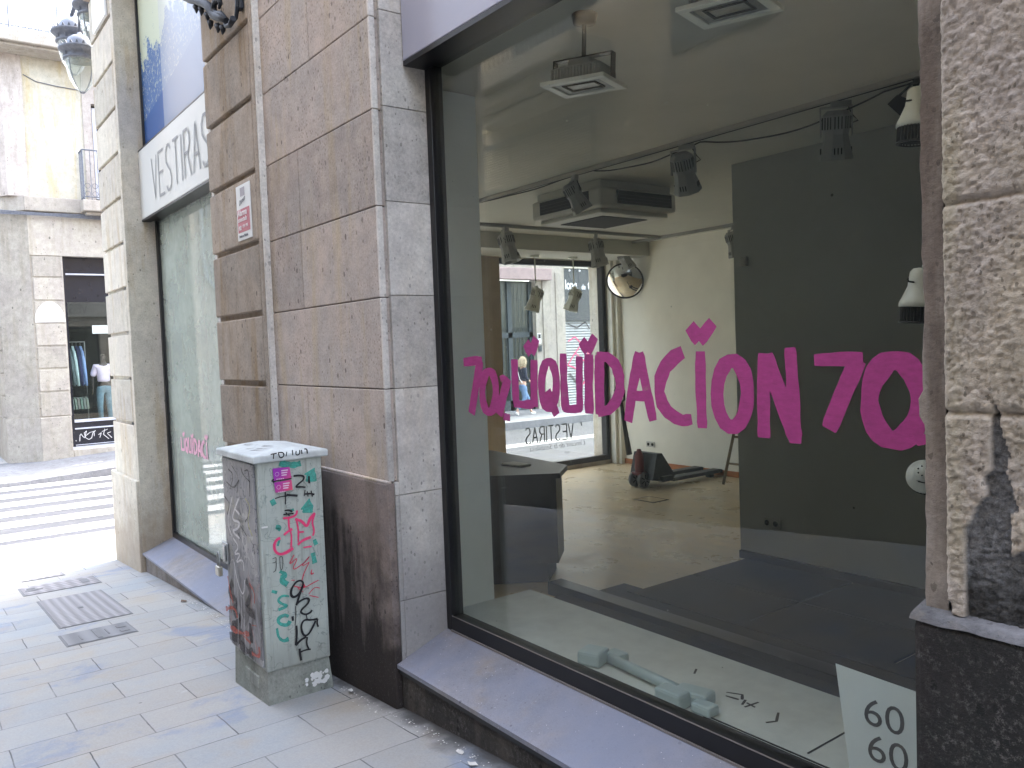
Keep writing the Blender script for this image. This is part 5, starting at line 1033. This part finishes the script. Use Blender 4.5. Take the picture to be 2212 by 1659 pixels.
# woman: faces +y, mid stride; local origin at the feet
wm = empty('person', (-19.75, 13.25, -.60), (0, 0, R(-12)), label='blond woman in dark top and jeans walking along the far pavement', cat='person')
V = [(0, 0, .93), (0, .01, 1.10), (0, .02, 1.26), (0, .03, 1.40), (0, .035, 1.48), (0, .05, 1.56), (0, .055, 1.64),
     (-.17, .03, 1.40), (-.21, -.03, 1.15), (-.20, .08, .93), (.17, .03, 1.40), (.21, .02, 1.15), (.19, .20, 1.0),
     (-.09, 0, .88), (-.09, .20, .50), (-.09, .30, .10), (-.09, .40, .04), (.09, 0, .88), (.09, .02, .48), (.09, -.26, .16), (.09, -.20, .05)]
E = [(0, 1), (1, 2), (2, 3), (3, 4), (4, 5), (5, 6), (3, 7), (7, 8), (8, 9), (3, 10), (10, 11), (11, 12), (0, 13), (13, 14), (14, 15), (15, 16), (0, 17), (17, 18), (18, 19), (19, 20)]
rad = [(.15, .11), (.125, .09), (.14, .10), (.12, .08), .05, (.075, .088), (.072, .088), .05, .038, .026, .05, .038, .026, .085, .058, .038, .03, .085, .058, .038, .03]
V = [Vector(v) for v in V]; hand(V, E, rad, 9, V[9], (0, .25, -1), (0, 1, 0)); hand(V, E, rad, 12, V[12], (0, .8, -.6), (0, .6, .8))
skin('body', V, E, rad, M['skinc'], wm, 0, 1)
V = [(0, .02, .97), (0, .02, 1.12), (0, .025, 1.28), (0, .03, 1.41), (-.17, .03, 1.41), (-.215, -.03, 1.15), (-.20, .05, 1.0), (.17, .03, 1.41), (.215, .02, 1.15), (.20, .13, 1.05)]
skin('dark_top', V, [(0, 1), (1, 2), (2, 3), (3, 4), (4, 5), (5, 6), (3, 7), (7, 8), (8, 9)], [(.165, .13), (.145, .11), (.16, .12), (.135, .10), .065, .052, .045, .065, .052, .045], M['blkc'], wm, 0, 2)
V = [(0, 0, .98), (0, 0, .90), (-.09, .01, .84), (-.09, .205, .50), (-.09, .29, .14), (.09, .01, .84), (.09, .025, .48), (.09, -.23, .19)]
skin('jeans', V, [(0, 1), (1, 2), (2, 3), (3, 4), (1, 5), (5, 6), (6, 7)], [(.15, .12), (.16, .13), .105, .075, .06, .105, .075, .06], M['jean'], wm, 0, 2)
for (p, q) in (((-.09, .28, .035), (-.09, .46, .03)), ((.09, -.30, .12), (.09, -.20, .0))):
    skin('shoe', [p, tuple((a+c)/2 for a, c in zip(p, q)), q], [(0, 1), (1, 2)], [.045, .045, .035], M['white'], wm, 0, 2)
b = MB(); rnd = random.Random(4)
for i in range(260):
    a = rnd.random()*6.283; ph = rnd.random()*2.2; r_ = .105+.03*rnd.random(); p = Vector((r_*math.sin(ph)*math.cos(a), .03+r_*math.sin(ph)*math.sin(a)*1.0, 1.63+r_*1.15*math.cos(ph)))
    if p.y > .10 and p.z < 1.66: continue
    pts = [p+Vector((.012*math.cos(k*1.9+i), .012*math.sin(k*1.9+i), -.018*k)) for k in range(6)]; b.tube(pts, [.012, .013, .013, .012, .010, .005], 5)
b.build('hair', M['blond'], wm)
b = MB(); b.tube([(-.12, -.10, 1.46), (-.02, -.125, 1.30), (.10, -.13, 1.10), (.17, -.08, .98)], .012, 6); b.build('strap', M['white'], wm)
b = MB(); b.lathe([(0, 0), (.012, 0), (.006, .02), (0, .022)], (0, .135, 1.60), 8); b.tube([(-.03, .132, 1.555), (0, .14, 1.553), (.03, .132, 1.555)], .005, 5); b.build('face_features', M['skinc'], wm)
# mannequin
mq = empty('mannequin', (-21.85, 2.06, -.04), (0, 0, R(90)), label='dark mannequin in a pale lilac t-shirt and light ripped jeans inside the black shopfront', cat='mannequin')
V = [Vector(v) for v in [(0, 0, .96), (0, 0, 1.12), (0, 0, 1.28), (0, 0, 1.44), (0, 0, 1.54), (0, -.02, 1.64), (0, -.02, 1.74), (.18, 0, 1.42), (.24, .02, 1.16), (.27, -.02, .92), (-.18, 0, 1.42), (-.24, .02, 1.16), (-.25, -.02, .92), (.09, 0, .88), (.10, .01, .48), (.11, 0, .08), (.11, -.12, .02), (-.09, 0, .88), (-.12, -.05, .48), (-.10, 0, .08), (-.10, -.12, .02)]]
E = [(0, 1), (1, 2), (2, 3), (3, 4), (4, 5), (5, 6), (3, 7), (7, 8), (8, 9), (3, 10), (10, 11), (11, 12), (0, 13), (13, 14), (14, 15), (15, 16), (0, 17), (17, 18), (18, 19), (19, 20)]
rad = [(.15, .11), (.11, .085), (.14, .10), (.12, .08), .045, (.07, .09), (.065, .085), .048, .035, .022, .048, .035, .022, .08, .055, .035, .028, .08, .055, .035, .028]
hand(V, E, rad, 9, V[9], (.1, -.1, -1), (0, -1, 0)); hand(V, E, rad, 12, V[12], (-.1, -.1, -1), (0, -1, 0))
skin('body', V, E, rad, M['blackskin'], mq, 0, 1)
skin('t_shirt', [(0, 0, 1.03), (0, 0, 1.15), (0, 0, 1.30), (0, 0, 1.44), (.17, 0, 1.44), (.235, .02, 1.18), (-.17, 0, 1.44), (-.235, .02, 1.18)], [(0, 1), (1, 2), (2, 3), (3, 4), (4, 5), (3, 6), (6, 7)], [(.17, .13), (.15, .12), (.165, .125), (.13, .10), .075, .075, .075, .075], M['tee'], mq, 0, 2)
skin('jeans', [(0, 0, 1.0), (0, 0, .92), (.09, 0, .84), (.10, .01, .48), (.11, 0, .12), (-.09, 0, .84), (-.12, -.05, .48), (-.10, 0, .12)], [(0, 1), (1, 2), (2, 3), (3, 4), (1, 5), (5, 6), (6, 7)], [(.15, .12), (.165, .125), .10, .072, .055, .10, .072, .055], M['ltjean'], mq, 0, 2)
# clothes rail
t = empty('clothes_rail', label='clothes rail standing inside the black shopfront window', cat='clothes rail')
b = MB(); b.tube([(-22.0, 1.30, 2.0), (-22.0, 1.72, 2.0)], .012, 6); b.tube([(-22.0, 1.32, -.05), (-22.0, 1.32, 2.0)], .012, 6); b.tube([(-22.0, 1.71, -.05), (-22.0, 1.71, 2.0)], .012, 6); b.build('rail', M['tin'], t)
for i, (nm, c, lb) in enumerate((('grey', (.10, .14, .15), 'dark grey hanging shirt at the left end of the rail'), ('mint', (.45, .60, .60), 'pale mint hanging shirt on the rail'), ('navy', (.02, .03, .10), 'navy hanging shirt on the rail'), ('sky', (.22, .34, .60), 'sky blue hanging shirt at the right end of the rail'))):
    y = 1.36+.085*i; t = empty('hanging_shirt', label=lb, cat='shirt', group='shirts on the rail'); mt = plain(nm+' shirt cotton', c, .85, var=.15, sc=10)
    b = MB(); b.prism([(-21.98, y-.025, 1.90), (-21.80, y-.025, 1.78), (-21.74, y-.025, 1.1), (-21.78, y-.025, .98), (-22.2, y-.025, .98), (-22.2, y-.025, 1.78), (-22.02, y-.025, 1.90)], (0, .05, 0)); b.build('shirt_body', mt, t)
    b = MB(); b.tube([(-21.82, y, 1.78), (-21.72, y+.01, 1.55), (-21.70, y+.03, 1.25), (-21.70, y+.045, .95)], [.035, .04, .036, .028], 8); b.build('sleeve', mt, t)
    b = MB(); b.tube([(-22.0, y, 1.90), (-22.0, y, 1.97), (-22.0, y+.02, 2.01)], .004, 4); b.build('hanger_hook', M['tin'], t)
for i in range(6):
    y = 1.32+.062*i; b = MB(); b.prism([(-21.9, y, .68), (-21.7, y, .64), (-21.66, y+.01, .40), (-21.95, y, .38)], (0, .045, 0)); tag(b.build('folded_garment', plain('grey green garment', (.14+.02*(i % 3), .19+.02*(i % 2), .17), .9)), ('leftmost', 'second', 'third', 'fourth', 'fifth', 'rightmost')[i]+' grey-green garment on the low rail under the shirts', 'garment', 'garments on the low rail')

# next buildings in the far row, seen through the shop
db = empty('doorway_building', label='pale building across the street with a tall dark iron and glass street door', cat='building')
b = MB(); b.box(W-.3, W, 9.2, 11.9, -1, 11); b.box(W-.3, W, 14.87, 16.13, -1, 11); b.box(W-.3, W, 11.9, 14.87, 4.0, 11); b.build('wall', M['fstone'], db)
b = MB(); b.box(W-.02, W+.045, 15.15, 15.5, -.62, 3.9, .01); b.box(W-.02, W+.03, 15.72, 16.0, -.62, 3.9, .01); b.build('pilaster', M['fstone'], db)
b = MB(); b.box(W-.05, W+.28, 11.7, 15.38, 3.62, 4.0, .02); b.build('lintel_box', plain('pinkish metal box', (.30, .22, .21), .6, var=.15), db)
M['dgl'] = plain('dark door glazing', (.035, .043, .035), .2, var=.3, sc=2); M['teal'] = plain('teal grey ironwork', (.03, .042, .047), .6, var=.2)
dr2 = empty('street_door'); dr2.parent = db
b = MB(); b.box(W-.28, W-.24, 11.9, 14.87, -.62, 3.62); b.build('glazing', M['dgl'], dr2)
b = MB(); b.box(W-.24, W-.18, 11.9, 14.87, 1.78, 1.95); b.box(W-.24, W-.18, 13.85, 14.02, -.62, 3.6); b.box(W-.24, W-.18, 14.72, 14.87, -.62, 3.6); b.box(W-.24, W-.18, 11.9, 14.87, -.62, -.25); b.box(W-.24, W-.20, 11.9, 14.87, .2, .28); b.build('door_frame', M['teal'], dr2)
b = MB()
y = 12.95
while y < 14.7:
    b.tube([(W-.2, y, -.3), (W-.2, y, 1.78)], .013, 5); b.tube([(W-.2, y+.09+.05*math.cos(a*.785), 2.05+.07*math.sin(a*.785)) for a in range(9)], .008, 4); b.tube([(W-.2, y, 1.95), (W-.2, y, 3.6)], .007, 5); y += .17
b.build('iron_grille', M['teal'], dr2)
b = MB(); b.box(W, W+.03, 14.89, 15.03, 1.56, 1.90, .004); ip = b.build('intercom', M['white'], db); b = MB(); b.box(W+.03, W+.033, 14.91, 15.01, 1.73, 1.87); b.build('intercom_mark', M['slot'], ip)
b = MB(); b.box(W, W+.04, 14.92, 15.04, 1.30, 1.50, .004); b.build('letter_plate', M['teal'], db)
nb = empty('corner_shop_building', label='building across the street with a black shop front over a graffitied roller shutter', cat='building')
b = MB(); b.box(W-.3, W, 16.13, 19.3, 4.06, 11); b.box(W-.3, W, 19.3, 34, -1, 11); b.build('wall', M['cream'], nb)
b = MB(); b.box(W-.2, W-.03, 16.16, 19.3, 2.30, 4.04); fs = b.build('fascia', plain('charcoal fascia', (.045, .05, .052), .5, var=.2), nb)
text_mesh('fascia_lettering', 'lonja', .46, M['wht'], facing_px(W-.029, 16.19, 3.36), fs, off=.006, sx=.62); text_mesh('fascia_lettering', 'de', .26, M['wht'], facing_px(W-.029, 16.93, 3.36), fs, off=.004, sx=.72); text_mesh('fascia_lettering', 'te', .46, M['wht'], facing_px(W-.029, 17.22, 3.36), fs, off=.006, sx=.62)
b = MB()
for yy in (16.35, 16.8, 17.35): b.lathe([(0, -.03), (.035, -.02), (.03, .03), (0, .04)], (W+.04, yy, 3.98), 10)
b.build('fascia_lamp', M['wht'], fs)
b = MB(); z = -.6
while z < 2.3: b.prism([(W-.12, 16.16, z), (W-.09, 16.16, z+.03), (W-.12, 16.16, z+.09)], (0, 3.1, 0)); z += .09
sh = b.build('roller_shutter', plain('silver green shutter', (.30, .31, .30), .5, .2, var=.2), nb)
SG = [(.035, [(16.3, 1.6), (16.6, 1.75), (16.9, 1.5), (16.5, 1.1), (16.25, .8), (16.8, .6)]), (.03, [(16.6, 1.2), (17.0, .9), (17.3, 1.4)]), (.04, [(17.1, 1.6), (17.35, .7), (16.9, .1)])]
strokes(SG, 'x', W-.085, 3, .3).build('shutter_graffiti', M['g_pink'], sh, fix=False)
strokes([(.09, [(16.3, .5), (16.6, .2), (16.9, .6)]), (.05, [(16.3, 2.2), (16.7, 2.05), (17.1, 2.25), (17.3, 2.0)])], 'x', W-.082, 3, .3).build('shutter_graffiti', M['g_dark'], sh, fix=False)
# building on the other far corner (seen only as a reflection in the left window)
sb = empty('corner_house', label='pale building on the far left corner, mirrored in the left window', cat='building')
b = MB(); b.box(-30, W, -14, -3.5, -1, 11); b.build('wall', M['fstone'], sb)
b = MB(); pts = [(W+.05, -3.68, 6.5), (W+.05, -3.66, 5.3), (W+.05, -3.66, 4.0), (W+.05, -3.72, 3.5), (W+.05, -3.9, 3.25), (W+.05, -4.3, 3.15), (W+.05, -5.5, 3.2)]; b.tube(pts, .05, 6); b.tube([(x, y-.14, z+.06) for x, y, z in pts], .02, 6); b.build('facade_cable', M['tin'], sb)
b = MB(); b.box(W, W+.05, -8, -5, 5.0, 8); b.box(W, W+.06, -8, -5, -.6, 3.0); b.build('shutter', M['teal'], sb)
# building opposite the shop (behind the camera, mirrored in the large window)
M['opp'] = stone('pale brown render', (.30, .26, .20), (.26, .23, .18), (.33, .27, .17), pits=.1, psc=14, bump=.3)
ob = empty('opposite_building', label='old building with balconies opposite the shop, seen only mirrored in the glass', cat='building')
b = MB(); b.box(-9.7, 12, -8.5, -4.12, -1, 3.1); b.box(-9.7, 12, -8.5, -4.12, 3.1, 9); b.build('wall', M['opp'], ob)
b = MB(); b.box(-9.66, -9.08, -4.13, -4.10, 4.45, 4.70); b.build('sunlit_patch', plain('painted sunlit yellow', (.62, .52, .30), .8, var=.1), ob)  # sunlit patch of the mirrored wall, its sunlight put into the yellow
b = MB(); b.box(-9.3, -6.8, -4.12, -3.5, 4.72, 4.95, .03); b.box(-9.2, -6.9, -4.12, -3.62, 4.55, 4.715, .03); b.box(-9.1, -7.0, -4.12, -3.8, 4.42, 4.545, .03); b.build('balcony_slab', M['cream'], ob)
b = MB()
for i in range(25): b.tube([(-9.25+i*.095, -3.55, 4.95), (-9.25+i*.095, -3.55, 5.95)], .010, 4); 
b.tube([(-9.25, -3.55, 5.95), (-6.9, -3.55, 5.95)], .02, 5)
for i in range(12): b.tube([(-9.15+i*.19+.06*math.cos(a*.785), -3.55, 5.2+.06*math.sin(a*.785)) for a in range(9)], .007, 4)
b.build('railing', M['iron2'], ob)
for (xa, xb, z0, z1) in ((-8.6, -7.4, 5.0, 7.4), (-5.9, -4.7, 4.5, 7.2), (-2.5, -1.2, 4.5, 7.2), (1.2, 2.4, 4.5, 7.2)):
    b = MB(); b.box(xa, xb, -4.125, -4.09, z0, z1); b.build('shutter', M['teal'], ob)
for (xa, xb) in ((-9.62, -8.78), (-8.72, -7.2)):
    b = MB(); z = 3.68
    while z < 4.20: b.prism([(xa, -4.118, z), (xa, -4.09, z), (xa, -4.10, z+.016), (xa, -4.118, z+.022)], (xb-xa, 0, 0)); z += .033
    b.build('louvre', M['cream'], ob)
b = MB(); b.box(-9.66, -7.1, -4.119, -4.112, 3.6, 4.28); b.build('louvre_backing', M['teal'], ob)
b = MB(); b.box(-9.6, -3.3, -4.1195, -4.10, -1, 3.56); b.box(-3.3, 6, -4.1195, -4.10, -1, 3.56); b.build('dark_shopfront', M['shopblk'], ob)
b = MB(); b.box(-6.4, -5.2, -4.125, -4.08, -.55, 2.5); b.box(1.0, 3.4, -4.125, -4.08, .0, 2.9); b.build('street_door', M['teal'], ob)
